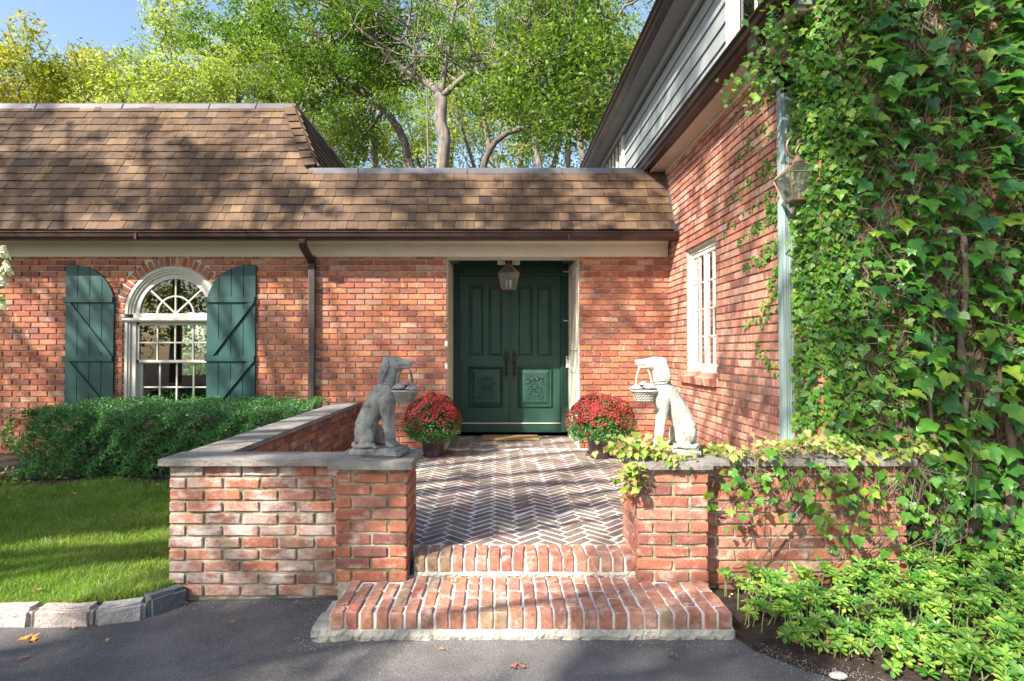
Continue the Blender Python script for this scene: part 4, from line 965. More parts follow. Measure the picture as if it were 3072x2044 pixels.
f.box(x0_ - .03, x0_, wy0 + .003, wy0 + .03, wz0, wz1); f.box(x0_ - .03, x0_, wy1 - .03, wy1 - .003, wz0, wz1); f.box(x0_ - .028, x0_, wy0 + .03, wy1 - .03, wz1 - .03, wz1)
f.build('frame', M['white'], w2, bevel=.002)
ym = (wy0 + wy1) / 2
for (ya, yb_) in ((wy0 + .062, ym - .002), (ym + .002, wy1 - .062)):
    s = MB(); xs_ = x0_ + .01; za, zb_ = wz0 + .057, wz1 - .077
    s.box(xs_, xs_ + .04, ya, ya + .045, za, zb_); s.box(xs_, xs_ + .04, yb_ - .045, yb_, za, zb_); s.box(xs_, xs_ + .04, ya + .045, yb_ - .045, za, za + .06); s.box(xs_, xs_ + .04, ya + .045, yb_ - .045, zb_ - .045, zb_)
    a, b = za + .06, zb_ - .045; yc_ = (ya + yb_) / 2
    s.box(xs_ + .004, xs_ + .03, yc_ - .009, yc_ + .009, a, b)
    for i in (1, 2, 3): z = a + (b - a) * i / 4; s.box(xs_ + .006, xs_ + .028, ya + .045, yb_ - .045, z - .009, z + .009)
    s.build('casement', M['white'], w2, bevel=.002)
    for i in range(4):
        for (q0, q1) in ((ya + .045, yc_), (yc_, yb_ - .045)): z0, z1 = a + (b - a) * i / 4, a + (b - a) * (i + 1) / 4; pane(w2, [(xs_ + .018, q0, z0), (xs_ + .018, q1, z0), (xs_ + .018, q1, z1), (xs_ + .018, q0, z1)])
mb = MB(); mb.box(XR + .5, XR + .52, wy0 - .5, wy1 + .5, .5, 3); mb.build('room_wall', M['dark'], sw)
cu = MB(); cw = 24
for yq0, yq1 in ((wy0 + .05, wy0 + .28), (wy1 - .30, wy1 - .05)):
    V = [];
    for i in range(cw + 1):
        u = i / cw; V += [(XR + .22 + .02 * math.sin(i * 1.9), yq0 + (yq1 - yq0) * u, wz0), (XR + .22 + .02 * math.sin(i * 1.9), yq0 + (yq1 - yq0) * u, wz1)]
    cu.add(V, [(2 * i, 2 * i + 2, 2 * i + 3, 2 * i + 1) for i in range(cw)])
cu.build('curtain', mat('grey curtain', [(.28, .28, .27)], .9, None, None), sw, smooth=True)
# soffit, gutter, siding, upper gutter
f = MB(); f.box(2.13, XR + .0, YF + .03, 14, ZS, ZS + .03); f.box(2.118, 2.132, YF + .03, 14, ZS - .012, ZS + .10); f.box(XR - .03, XR - .012, YF + .03, 14, ZS - .05, ZS - .001)
sof = f.build('soffit', mat('speckled cream soffit', [(.58, .50, .40)], .7, (3, .1), (60, .3, .004), [((.20, .13, .09), 26, .62, .70, .7)]), sw)
g2 = MB(); gp2 = [(2.112, 3.765), (2.03, 3.765), (2.015, 3.79), (1.995, 3.81), (1.985, 3.85), (1.965, 3.868), (1.965, 3.885), (1.982, 3.885), (2.00, 3.86), (2.02, 3.80), (2.035, 3.777), (2.10, 3.777), (2.10, 3.89), (2.112, 3.89)]
g2.prism(gp2, lambda a, b, t: (a, t, b), YF - .14, 13.5); g2.build('gutter', M['copper'], sw)
XS = 2.16; ZU0 = 3.88; bh = .185
mb = MB(); mb.box(XS + .004, XS + .1, YF, 14, 3.78, 5.3); mb.build('siding_backing', M['siding'], sw)
for i in range(7):
    z = ZU0 + i * bh - .06
    for (ya, yb_) in ((5.20, 9.42),):
        b_ = MB(); b_.add([(XS - .022, ya, z), (XS - .022, yb_, z), (XS - .003, yb_, z + bh + .004), (XS - .003, ya, z + bh + .004), (XS + .003, ya, z), (XS + .003, yb_, z)], [(0, 1, 2, 3), (0, 4, 5, 1), (0, 3, 4), (1, 5, 2)]); b_.build('siding_board', M['siding'], sw)
for (q0, q1, q2, q3) in ((5.06, 5.19, 3.80, 5.3), (9.43, 9.56, 3.80, 5.2), (9.562, 11.6, 4.90, 5.05)): tr = MB(); tr.box(XS - .045, XS - .004, q0, q1, q2, q3); tr.build('corner_trim', M['white'], sw)
tw = MB()
for yy in (9.7, 10.0, 10.3, 10.6, 10.9, 11.2): tw.box(XS - .035, XS - .01, yy, yy + .035, 3.8, 4.9)
tw.build('upper_window_frame', M['white'], sw)['kind'] = 'stuff'; tw = MB()
tw.box(XS - .06, XS - .03, 5.0, 5.055, 3.80, 5.3); tw.box(XS - .045, XS - .02, 4.2, 4.28, 3.8, 5.3); tw.box(XS - .04, XS - .02, 4.94, 4.998, 3.8, 5.3); tw.box(XS - .035, XS - .02, 4.60, 4.63, 3.8, 5.3)
tw.build('upper_window_frame', M['white'], sw)
mb = MB(); mb.box(XS - .015, XS - .008, 4.2, 5.0, 3.8, 5.3); mb.build('upper_window_glass', M['glass'], sw); mb = MB(); mb.box(XS - .009, XS - .004, 9.56, 11.6, 3.8, 4.9); mb.build('upper_window_glass', M['glass'], sw)
f = MB(); f.box(1.90, XS + .2, YF, 14, 5.02, 5.06); f.box(1.885, 1.90, YF, 14, 5.0, 5.14); f.box(XS - .07, XS - .03, YF, 14, 4.90, 5.02); f.build('upper_soffit', M['siding'], sw)
g4 = MB(); g4.prism([(a - .222, b + 1.245) for a, b in gp2], lambda a, b, t: (a, t, b), YF, 13.5); g4.build('upper_gutter', M['copper'], sw)
ur = MB(); ur.add([(1.78, YF, 5.15), (1.78, 13.6, 5.15), (4.5, 13.6, 7.2), (4.5, YF, 7.2)], [(0, 1, 2, 3)]); ur.build('upper_roof', M['shingle'], sw)
# patina downspout
dp = MB(); xc, yc = 2.277, 4.44; hw_ = .049
dp.box(xc - hw_, xc + hw_, yc - .04, yc + .04, -.2, 3.35)
for q in (-.036, -.018, 0, .018, .036): dp.bar((xc + q, yc - .042, -.2), (xc + q, yc - .042, 3.35), .009, .008, (0, 1, 0))
for q in (-.025, -.008, .010, .026): dp.bar((xc - hw_ - .002, yc + q, -.2), (xc - hw_ - .002, yc + q, 3.35), .008, .008, (1, 0, 0))
dpo = dp.build('downspout', M['patina'], sw, bevel=.0)
el = MB(); pts = [(2.05, yc, 3.77), (2.05, yc, 3.70), (2.065, yc, 3.62), (2.12, yc, 3.55), (2.21, yc, 3.49), (2.262, yc, 3.43), (2.277, yc, 3.32)]
for a, b in zip(pts[:-1], pts[1:]):
    a = Vector(a); b = Vector(b); e = (b - a).normalized() * .008; el.bar(a - e, b + e, .10, .09, (0, 1, 0))
    for q in (-.036, -.018, 0, .018, .036): el.bar(a - e + Vector((0, -.0, 0)) + (b - a).normalized().cross(Vector((0, 1, 0))) * q + Vector((0, -.047, 0)), b + e + (b - a).normalized().cross(Vector((0, 1, 0))) * q + Vector((0, -.047, 0)), .008, .008, (0, 1, 0))
el.build('elbow', M['copper'], dpo)
# wall lantern with scroll bracket
wc = at(2392, 560, 4.16); zt, zb_ = at(0, 490, 4.16).z, at(0, 603, 4.16).z
L2 = lantern('wall_lantern', 'large glass wall lantern with scroll bracket among the ivy by the green downspout', (wc.x, wc.y, zb_), zt, zb_, .118, .062, .04)
br_ = MB(); sc = [(XR - .005, wc.y, zt + .02), (XR - .02, wc.y, zt + .10), (XR - .06, wc.y, zt + .15), (wc.x + .02, wc.y, zt + .14), (wc.x - .01, wc.y, zt + .09), (wc.x, wc.y, zt + .05)]; br_.tube(sc, .008, 6)
pts = [(wc.x - .02 - .055 * math.cos(a), wc.y, zt + .12 + .075 * math.sin(a)) for a in np.linspace(R(-120), R(75), 14)]; br_.tube(pts, .009, 6)
pts = [(wc.x + .035 + .03 * math.cos(a), wc.y, zt + .15 + .03 * math.sin(a)) for a in np.linspace(R(-30), R(280), 14)]; br_.tube(pts, .006, 6); br_.box(XR - .012, XR - .001, wc.y - .03, wc.y + .03, zt - .1, zt + .1)
br_.build('bracket', M['lamp_metal'], L2, smooth=True)
bl = MB(); bl.lathe([(.006, 0), (.022, .03), (.026, .06), (.018, .09), (.002, .115)], (wc.x + .01, wc.y, zb_ + .09), 12); bl.build('bulb', M['lamp_glass'], L2, smooth=True)
bl = MB(); bl.tube([(wc.x + .01, wc.y, zb_), (wc.x + .01, wc.y, zb_ + .09)], .014, 8); bl.build('bulb_holder', M['lamp_metal'], L2)
# ------------------------------------------------------------------ dog statues
def dog_meshes():
    """sitting hound, facing +x, plinth at z = 0; one continuous cast body"""
    mb = MB()
    def chain(pts, sc=(1, 1, 1), n=None):
        for (p, q) in zip(pts[:-1], pts[1:]):
            a = Vector(p[:3]); b = Vector(q[:3]); L = (b - a).length; st = max(2, int(L / (min(p[3], q[3]) * .30)))
            for i in range(st + 1):
                u = i / st; c = a.lerp(b, u); r = p[3] + (q[3] - p[3]) * u; mb.ball(c, r, 14, 9, sc)
    # trunk: rump -> back -> chest -> neck
    chain([(-.105, 0, .115, .070), (-.100, 0, .185, .074), (-.070, 0, .255, .073), (-.028, 0, .325, .076), (.015, 0, .385, .078), (.036, 0, .415, .068)], (1, .82, 1))
    chain([(.05, 0, .37, .055), (.045, 0, .33, .045)], (1, .95, 1))
    chain([(.036, 0, .42, .062), (.050, 0, .470, .053), (.062, 0, .525, .049), (.066, 0, .575, .050)], (1, .82, 1))
    # skull and muzzle
    chain([(.060, 0, .590, .052), (.095, 0, .596, .047), (.125, 0, .597, .040)], (1, .86, 1))
    chain([(.125, 0, .598, .036), (.165, 0, .598, .029), (.198, 0, .600, .024)], (1, .82, 1)); chain([(.13, 0, .578, .028), (.190, 0, .577, .019)], (1, .8, .8))
    mb.ball((.217, 0, .612), .012, 10, 7, (1, 1.1, .9)); chain([(.12, .018, .622, .013), (.105, .022, .630, .012)]); chain([(.12, -.018, .622, .013), (.105, -.022, .630, .012)])
    for s in (-1, 1):
        # ear, hanging
        for i in range(9):
            u = i / 8; mb.ball((.050 - .022 * u + .006 * math.sin(u * 6), s * (.046 + .016 * math.sin(u * 2.6)), .614 - .125 * u), .023 * (1 + .25 * math.sin(u * 3.1) - .35 * u * u) , 12, 8, (1.05, .30, 1))
        # front leg
        chain([(.052, s * .050, .350, .042), (.050, s * .052, .300, .033), (.056, s * .050, .240, .026), (.062, s * .048, .175, .0215), (.066, s * .048, .150, .0225), (.072, s * .048, .095, .0195), (.078, s * .048, .072, .021)], (1, .95, 1))
        for q in (-.014, -.004, .007, .016): chain([(.084, s * .048 + q, .070, .0125), (.112 - abs(q) * .5, s * .048 + q * 1.15, .065, .0105)])
        # thigh, hock, hind paw
        chain([(-.095, s * .072, .150, .052), (-.065, s * .082, .135, .047), (-.055, s * .085, .115, .040)], (1.05, .62, 1.25))
        chain([(-.055, s * .084, .12, .032), (-.090, s * .082, .080, .024), (-.095, s * .082, .068, .020)]); chain([(-.09, s * .086, .070, .018), (-.02, s * .090, .066, .016)], (1, 1, .85))
        for q in (-.013, -.003, .008): chain([(-.02, s * .090 + q, .066, .011), (.012, s * .092 + q * 1.2, .063, .0095)])
    # tail along the plinth on the near side
    chain([(-.155, 0, .075, .020), (-.160, -.050, .068, .017), (-.130, -.098, .066, .015), (-.07, -.115, .068, .013), (-.020, -.112, .075, .010), (.0, -.105, .085, .007)])
    me = mb.mesh('tmp'); o = bpy.data.objects.new('tmp', me); COL.objects.link(o)
    md = o.modifiers.new('r', 'REMESH'); md.mode = 'VOXEL'; md.voxel_size = .0040
    ms = o.modifiers.new('s', 'SMOOTH'); ms.factor = .5; ms.iterations = 2
    dg = bpy.context.evaluated_depsgraph_get(); out = bpy.data.meshes.new_from_object(o.evaluated_get(dg)); bpy.data.objects.remove(o)
    # surface pitting, eyes and mouth line
    n = len(out.vertices); co = np.empty(n * 3, np.float32); out.vertices.foreach_get('co', co); co = co.reshape(-1, 3)
    x, y, z = co.T
    for s in (-1, 1):
        for (ex, ez, r, dp) in ((.126, .609, .010, .010), (.073, .600, .010, .006), (.030, .36, .02, .003)):
            d = np.sqrt((x - ex) ** 2 + (z - ez) ** 2); k = (d < r) & (s * y > .02); co[k, 1] -= s * dp * (1 - d[k] / r)
    k = (x > .135) & (np.abs(z - (.585 - (x - .17) * .05)) < .0035) & (np.abs(y) > .006); co[k, 1] *= .74
    co += rng.normal(0, .0006, co.shape).astype(np.float32)
    out.vertices.foreach_set('co', co.ravel()); out.polygons.foreach_set('use_smooth', [True] * len(out.polygons)); out.update(); out.name = 'dog_body'
    return out
dogm = dog_meshes(); 
bk_ = MB(); bc = (.166, 0)
bk_.lathe([(.002, .343), (.050, .343), (.056, .350), (.060, .375), (.068, .398), (.088, .412), (.092, .420), (.080, .426), (.02, .425)], (bc[0], bc[1], 0), 28, 1, .86)
for z in (.356, .367, .378, .389, .400):
    r_ = .057 + (z - .35) * .30
    for i in range(22): a = 2 * math.pi * (i + .5 * (int(z * 1000) % 2)) / 22; bk_.ball((bc[0] + r_ * math.cos(a), .86 * r_ * math.sin(a), z), .0075, 6, 4, (1, 1, .55))
bk_.tube([(bc[0] + .089 * math.cos(a), .077 * math.sin(a), .418) for a in np.linspace(0, 2 * math.pi, 25)], .006, 6); basketm = bk_.mesh('basket', smooth=True)
fw = MB()
for i in range(34):
    a = random.uniform(0, 6.28); r_ = .084 * math.sqrt(random.random()); x, y = bc[0] + r_ * math.cos(a), r_ * .82 * math.sin(a); z = .436 + .026 * (1 - r_ / .08) + random.uniform(-.004, .008); rr = random.uniform(.018, .027)
    fw.ball((x, y, z), rr * .6, 8, 6)
    for q in range(6): b = q * 1.047 + i; fw.ball((x + rr * .62 * math.cos(b), y + rr * .62 * math.sin(b), z - .003), rr * .42, 6, 4, (1, 1, .7))
flowm = fw.mesh('carved_flowers', smooth=True)
hd = MB(); hp = [(bc[0] + .052 * math.cos(a) + .006 * math.sin(a), .0, .440 + .142 * math.sin(a)) for a in np.linspace(0, math.pi, 17)]
for a_, b_ in zip(hp[:-1], hp[1:]):
    a_ = Vector(a_); b_ = Vector(b_); hd.bar(a_, b_ + (b_ - a_) * .1, .012, .020, (0, 1, 0))
handlem = hd.mesh('handle', bevel=.003)
clm = MB()
for (z, r_) in ((.468, .056), (.486, .0545)): clm.tube([(.050 + .2 * (z - .468) + r_ * math.cos(a) * 1.02, r_ * .85 * math.sin(a), z + .10 * r_ * math.cos(a) * -1) for a in np.linspace(0, 2 * math.pi, 25)], .0042, 5)
collarm = clm.mesh('collar', smooth=True)
pm = bmesh.new(); bmesh.ops.create_cube(pm, size=1)
for v in pm.verts: v.co = Vector((v.co.x * .345 + .002, v.co.y * .25 - .005, v.co.z * .052 + .026))
bmesh.ops.bevel(pm, geom=pm.edges[:], offset=.016, segments=3, affect='EDGES'); bmesh.ops.subdivide_edges(pm, edges=pm.edges[:], cuts=3, use_grid_fill=True)
for v in pm.verts: q = v.co; v.co += Vector((.004 * math.sin(40 * q.y + 20 * q.z), .004 * math.sin(35 * q.x), (.005 if q.z > .03 else 0) * math.sin(40 * q.x) * math.sin(31 * q.y))) + Vector([random.uniform(-.001, .001) for _ in range(3)])
plm = bpy.data.meshes.new('plinth'); pm.to_mesh(plm); pm.free(); plm.polygons.foreach_set('use_smooth', [True] * len(plm.polygons))
M['concrete2'] = mat('pale sunbleached cast stone', [(.47, .445, .39)], .95, (9, .25), (140, 1, .008), [((.15, .14, .10), (12, 12, 12), .56, .68, .7), ((.30, .27, .16), 26, .64, .72, .5)])  # lighter copy: sunlight on the right dog is put into the colour
def dog(px, py, sgn, label, m, sc=1.0, yaw=0, Y=3.75):
    p = at(px, py, Y); t = thing('dog_statue', label, 'statue', (p.x, Y, CT))
    A = Matrix.Translation((p.x, Y, CT - .001)) @ Matrix.Rotation(yaw, 4, 'Z') @ Matrix.Diagonal((sgn * sc, sc, sc, 1))
    for nm, me in (('body', dogm), ('basket', basketm), ('basket_flowers', flowm), ('basket_handle', handlem), ('collar', collarm), ('plinth', plm)):
        me2 = me if sgn > 0 else me.copy()
        if sgn < 0: me2.transform(Matrix.Diagonal((-1, 1, 1, 1))); me2.flip_normals(); B = A @ Matrix.Diagonal((-1, 1, 1, 1))
        else: B = A
        if not me2.materials: me2.materials.append(m)
        else: me2.materials[0] = m
        o = bpy.data.objects.new(nm, me2); COL.objects.link(o); o.matrix_basis = B; par(o, t)
        if nm in ('body',) and False: pass
    return t
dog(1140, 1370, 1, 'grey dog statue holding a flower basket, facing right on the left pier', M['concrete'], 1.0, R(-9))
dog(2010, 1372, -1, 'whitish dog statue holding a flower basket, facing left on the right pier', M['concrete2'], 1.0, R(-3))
# ------------------------------------------------------------------ chrysanthemum pots
def blossom():
    V = [(0, 0, .25)]; F_ = []; n = 9
    for ring_, (r_, z) in enumerate(((.55, .35), (1.0, .05))):
        for k in range(n): a = 2 * math.pi * (k + .5 * ring_) / n; rr = r_ * (1 if (k % 2 or ring_ == 0) else .8); V.append((rr * math.cos(a), rr * math.sin(a), z))
    for k in range(n): k2 = (k + 1) % n; F_ += [(0, 1 + k, 1 + k2), (1 + k, 1 + n + k, 1 + k2), (1 + k2, 1 + n + k, 1 + n + k2)]
    return V, F_
LEAF6 = ([(0, 0, 0), (.45, .35, .10), (.30, .75, .05), (0, 1.1, -.12), (-.30, .75, .05), (-.45, .35, .10)], [(0, 1, 2), (0, 2, 3), (0, 3, 4), (0, 4, 5)])
def mum(px, ptop, Y, rad, potr, label):
    c = at(px, 1300, Y); zt = at(0, ptop, Y).z; x, y = c.x, Y
    t = thing('potted_chrysanthemum', label, 'flower pot', (x, y, 0), 'potted red chrysanthemums by the door')
    mb = MB(); mb.lathe([(.002, .001), (potr * .74, .001), (potr * .76, .012), (potr * .95, .255), (potr, .262), (potr * 1.02, .285), (potr * .99, .30), (potr * .94, .298), (potr * .92, .26), (.002, .25)], (x, y, 0), 40); mb.build('pot', M['pot'], t, smooth=True)
    zc = .36; up = zt - zc
    def shell(n, lo, hi, inner=.0):
        ph = rng.uniform(0, 2 * np.pi, n); ct = rng.uniform(lo, hi, n); st = np.sqrt(1 - np.clip(ct, -1, 1) ** 2)
        d = np.stack([np.cos(ph) * st, np.sin(ph) * st, ct], 1); r_ = 1 - inner * rng.random(n) ** 1.5
        b = 1 + .06 * np.sin(ph * 2 + px) + .05 * np.sin(ph * 5 + px) + .045 * np.sin(ct * 9 + ph * 3 + px)
        P = np.stack([x + d[:, 0] * rad * r_ * b, y + d[:, 1] * rad * r_ * b, zc + d[:, 2] * np.where(d[:, 2] > 0, up, .22) * r_ * b], 1); return P, d
    P, d = shell(6500, -.75, 1, .35); mt = rotmats(len(P), d * 1.0, .8) * rng.uniform(.014, .026, len(P))[:, None, None]
    link('foliage', scatter('foliage', *LEAF6, P, mt), M['mum_leaf'], t)['kind'] = 'stuff'
    BV, BF = blossom(); P, d = shell(3200, -.2, 1, .05)
    keep = rng.random(len(P)) < np.clip(.15 + d[:, 2] * 1.4 + .35 * np.sin(d[:, 0] * 9 + px) * np.sin(d[:, 2] * 11), .04, 1); P, d = P[keep], d[keep]
    mt = rotmats(len(P), d * 2.0 + np.array([[0, 0, .6]]), .45) * (rng.uniform(.010, .017, len(P)) * np.clip(.6 + d[:, 2], .6, 1))[:, None, None]
    link('blossoms', scatter('blossoms', BV, BF, P + d * .012, mt), M['mum'], t)['kind'] = 'stuff'
    mb = MB(); mb.lathe([(.01, -.12), (rad * .55, -.05), (rad * .7, .05), (rad * .6, up * .55), (.01, up * .78)], (x, y, zc), 16); mb.build('stems', M['leaf_dark'], t)
mum(1299, 1187, 7.05, .375, .160, 'dark plum pot of crimson chrysanthemums beside the grey dog, left of the door')
mum(1800, 1187, 6.95, .405, .165, 'dark plum pot of crimson chrysanthemums behind the vine, right of the door')
# ------------------------------------------------------------------ boxwood hedge
def hedge():
    t = thing('boxwood_hedge', 'long clipped dark green boxwood hedge under the arched window', 'hedge', (-3.7, 6.7, -.1))
    x0, x1, y0, y1, z0, z1 = -5.06, -2.14, 6.08, 7.42, -.08, .665
    n = 8200; tw = MB(); P = []; D = []
    A = []; 
    for i in range(n):
        f = random.random()
        if f < .46: x, y, z, d = random.uniform(x0, x1), y0, z0 + (z1 - z0) * random.random() ** .8, Vector((random.gauss(0, .3), -1, random.uniform(-.1, .9)))
        elif f < .86: x, y, z, d = random.uniform(x0, x1), random.uniform(y0, y1), z1, Vector((random.gauss(0, .35), random.gauss(-.1, .35), 1))
        else: x, y, z, d = x0, random.uniform(y0, y1), random.uniform(z0, z1), Vector((-1, random.gauss(0, .3), .4))
        bump_ = .03 * math.sin(x * 4.1 + z * 3) + .04 * math.sin(x * 9 + y * 5 + z * 7) + .035 * math.sin(x * 19 - z * 17 + y * 6)
        if f < .46: y += bump_ + .5 * max(0, (.08 - z)) + .15 * max(0, z - .6) ; 
        elif f < .86: z += bump_ * .4 - .15 * max(0, y0 + .1 - y) - .2 * max(0, x0 + .1 - x)
        else: x += bump_ + .03
        A.append((x, y, z, d.normalized()))
    Ps = []; Ms = []
    for (x, y, z, d) in A:
        L = random.uniform(.06, .13); s = Vector((x, y, z)) - d * L * .75; k = random.randint(7, 10)
        a = d.orthogonal().normalized(); b = d.cross(a)
        for j in range(k):
            u = (j + .5) / k; ang = j * 2.4; o_ = a * math.cos(ang) + b * math.sin(ang); p = s + d * L * u; ld = (o_ * .9 + d * .75).normalized()
            Ps.append(p); nn = (d - o_ * .3 + Vector((random.gauss(0, .3), random.gauss(0, .3), random.gauss(0, .3)))).normalized(); xx_ = ld.cross(nn).normalized(); nn = xx_.cross(ld)
            sz = random.uniform(.014, .027); Ms.append(((xx_.x * sz, ld.x * sz, nn.x * sz), (xx_.y * sz, ld.y * sz, nn.y * sz), (xx_.z * sz, ld.z * sz, nn.z * sz)))
    rv = np.repeat(rng.random(len(Ps)), 1)
    o = link('foliage', scatter('foliage', [(0, 0, 0), (.34, .45, .06), (0, 1.05, -.03), (-.34, .45, .06)], [(0, 1, 2), (0, 2, 3)], Ps, np.array(Ms), rv), M['box'], t); o['kind'] = 'stuff'
    # paler fresh tips
    n = 1500; X = rng.uniform(x0, x1, n); Yv = rng.uniform(y0, y1, n); Z = z1 + .02 + .05 * np.sin(X * 4.1) * .5 + rng.uniform(-.01, .045, n)
    o = link('fresh_tips', scatter('tips', [(0, 0, 0), (.30, .45, .06), (0, 1.05, -.03), (-.30, .45, .06)], [(0, 1, 2), (0, 2, 3)], np.stack([X, Yv, Z], 1), rotmats(n, np.array([[0, -.6, .6]]), .7) * rng.uniform(.013, .024, n)[:, None, None]), M['box_tip'], t); o['kind'] = 'stuff'
    tw = MB()
    for i in range(150):
        x = random.uniform(x0 + .1, x1); y = y0 + random.uniform(.0, .25); z = random.uniform(.05, .4); tw.tube([(x + random.gauss(0, .08), y + .25, z - .15), (x, y + .05, z), (x + random.gauss(0, .1), y - .06, z + random.uniform(.1, .25))], [.004, .003, .0015], 4)
    for i in range(26): x = x0 + .2 + i * .115; tw.tube([(x, 6.7, -.15), (x + random.gauss(0, .05), 6.55, .1), (x + random.gauss(0, .1), 6.3, .35)], [.016, .011, .006], 5)
    tw.build('branches', M['vine'], t)
    co_ = MB(); co_.box(x0 + .3, x1 - .05, y0 + .34, y1 - .15, z0 + .05, z1 - .2); co_.build('inner_growth', M['soil'], t)  # solid dark core stands in for the shade inside the hedge
hedge()
# ------------------------------------------------------------------ hydrangea at the left edge
hy = thing('hydrangea', 'white flowering hydrangea shrub reaching in at the left edge of the picture', 'shrub', (-4.25, 4.3, -.15))
tips = []; st = MB()
for i in range(26):
    a = random.uniform(0, 6.28); r_ = random.uniform(.1, .5); top = Vector((-4.85 + r_ * 1.0 * math.cos(a), 4.35 + .8 * r_ * math.sin(a), random.uniform(.9, 2.45))); b = Vector((-4.5 + r_ * .3 * math.cos(a), 4.35 + r_ * .3 * math.sin(a), -.15)); m_ = b.lerp(top, .55) + Vector((0, 0, .15)); st.tube([b, m_, top], [.014, .009, .005], 5); tips.append(top)
for (px, py) in ((8, 752), (18, 800), (4, 835), (2, 905), (-25, 770), (-30, 860), (-20, 700), (-60, 820)):
    top = at(px, py, 4.3); b = Vector((-4.4, 4.35, 1.2)); st.tube([b, b.lerp(top, .6) + Vector((0, 0, .08)), top], [.009, .007, .004], 5); tips.append(top)
st.build('stem', M['vine'], hy)
P = []; D = []
for tp in tips:
    ln = random.uniform(.08, .14)
    for j in range(85): u = random.random(); a = random.uniform(0, 6.28); r_ = .045 * (1 - u * .8); P.append((tp.x + r_ * math.cos(a), tp.y + r_ * math.sin(a), tp.z - .06 + ln * u)); D.append((math.cos(a), math.sin(a), .6))
P = np.array(P); link('flower_heads', scatter('flower_heads', [(.5, 0, 0), (.35, .35, .1), (0, .5, 0), (-.35, .35, .1), (-.5, 0, 0), (0, -.5, .05)], [(0, 1, 5), (1, 2, 3), (1, 3, 5), (3, 4, 5)], P, rotmats(len(P), np.array(D), .6) * rng.uniform(.018, .028, len(P))[:, None, None]), M['hyd'], hy)['kind'] = 'stuff'
n = 1100; a = rng.uniform(0, 6.28, n); r_ = .55 * np.sqrt(rng.random(n)); P = np.stack([-4.90 + r_ * np.cos(a) * .95, 4.35 + r_ * np.sin(a), rng.uniform(.35, 2.2, n)], 1)
for (px, py) in ((10, 890), (16, 905), (4, 915), (-10, 870), (-20, 830)): P = np.concatenate([P, np.array([at(px + random.uniform(-8, 6), py, 4.3)[:]])])
link('leaves', scatter('leaves', *LEAF6, P, rotmats(len(P), np.array([[0, -.3, 1.]]), .6) * rng.uniform(.05, .09, len(P))[:, None, None]), M['ivy_small'], hy)['kind'] = 'stuff'
# low plants and creeper at the foot of the house, far left
lp_ = thing('ground_plant', 'low leafy plants at the left end of the boxwood hedge', 'plant', (-5.6, 5.9, -.1))
n = 700; X = rng.normal(-5.55, .30, n); Yv = rng.normal(5.85, .22, n); Z = -.1 + np.abs(rng.normal(0, .08, n)); link('leaves', scatter('leaves', *LEAF6, np.stack([X, Yv, Z], 1), rotmats(n, np.array([[0, -.5, 1.]]), .7) * rng.uniform(.03, .055, n)[:, None, None]), M['pachy'], lp_)['kind'] = 'stuff'
cr_ = thing('creeper', 'thin ivy creeper climbing the bricks at the left edge', 'vine', (-6.3, YW, -.1)); P = []; st = MB()
for (a, b) in (((30, 1430), (45, 1235)), ((5, 1400), (20, 1260)), ((60, 1400), (25, 1290))):
    A_, B_ = at(*a, YW - .02), at(*b, YW - .02); pts = [A_.lerp(B_, i / 8) + Vector((random.gauss(0, .03), 0, 0)) for i in range(9)]; st.tube(pts, .004, 4); P += [p + Vector((random.gauss(0, .04), -.02, random.gauss(0, .03))) for p in pts for _ in range(5)]
st.build('stem', M['vine'], cr_); link('leaves', scatter('leaves', *LEAF6, np.array([p[:] for p in P]), rotmats(len(P), np.array([[0, -1, .4]]), .4) * rng.uniform(.03, .05, len(P))[:, None, None]), M['ivy_small'], cr_)['kind'] = 'stuff'
# ------------------------------------------------------------------ ivy
def ivy_leaf(seed, lobes=1.0):
    """three-lobed leaf; stalk joint at the origin, tip along +y, folded on the midrib and drooping"""
    rs = random.Random(seed)
    half = [(0.0, -.02), (.16, -.13), (.36, -.10), (.50, .10), (.62, .40), (.44, .42), (.33, .50), (.26, .72), (.13, .90), (0, 1.12)]
    V = [];
    for s in (1, -1):
        for (a, b) in half:
            a2 = a * (1 + rs.uniform(-.1, .1)) * lobes; b2 = b * (1 + rs.uniform(-.06, .06)); z = -.38 * b2 * b2 * .5 - .10 * a2 + .32 * abs(a2) * (1 if a2 < .3 else .4) + rs.uniform(-.02, .02); V.append((s * a2, b2, z))
    mid = [(0, .20, -.03), (0, .5, -.07), (0, .8, -.14)]
    base = len(V); V += mid; F_ = []
    for s, o in ((1, 0), (-1, 10)):
        loop = [(o + 0, o + 1, base), (o + 1, o + 2, base), (o + 2, o + 3, base), (o + 3, o + 4, o + 5), (o + 3, o + 5, base), (o + 5, o + 6, base + 1), (base, o + 5, base + 1), (o + 6, o + 7, base + 1), (o + 7, base + 2, base + 1), (o + 7, o + 8, base + 2), (o + 8, o + 9, base + 2)]
        F_ += loop if s > 0 else [f[::-1] for f in loop]
    return np.array(V, float), np.array(F_)
IVL = [ivy_leaf(i) for i in range(6)]
def leaf_frame(down, face):
    """y axis = direction of the tip, z axis = upper side"""
    y = Vector(down).normalized(); z = Vector(face); z = (z - y * z.dot(y)).normalized(); x = y.cross(z); return Matrix((x, y, z)).transposed()
iv = thing('ivy', 'large leaved ivy climbing over the brick front on the right', 'ivy', (3.0, YF - .1, -.2))
vines = MB(); 
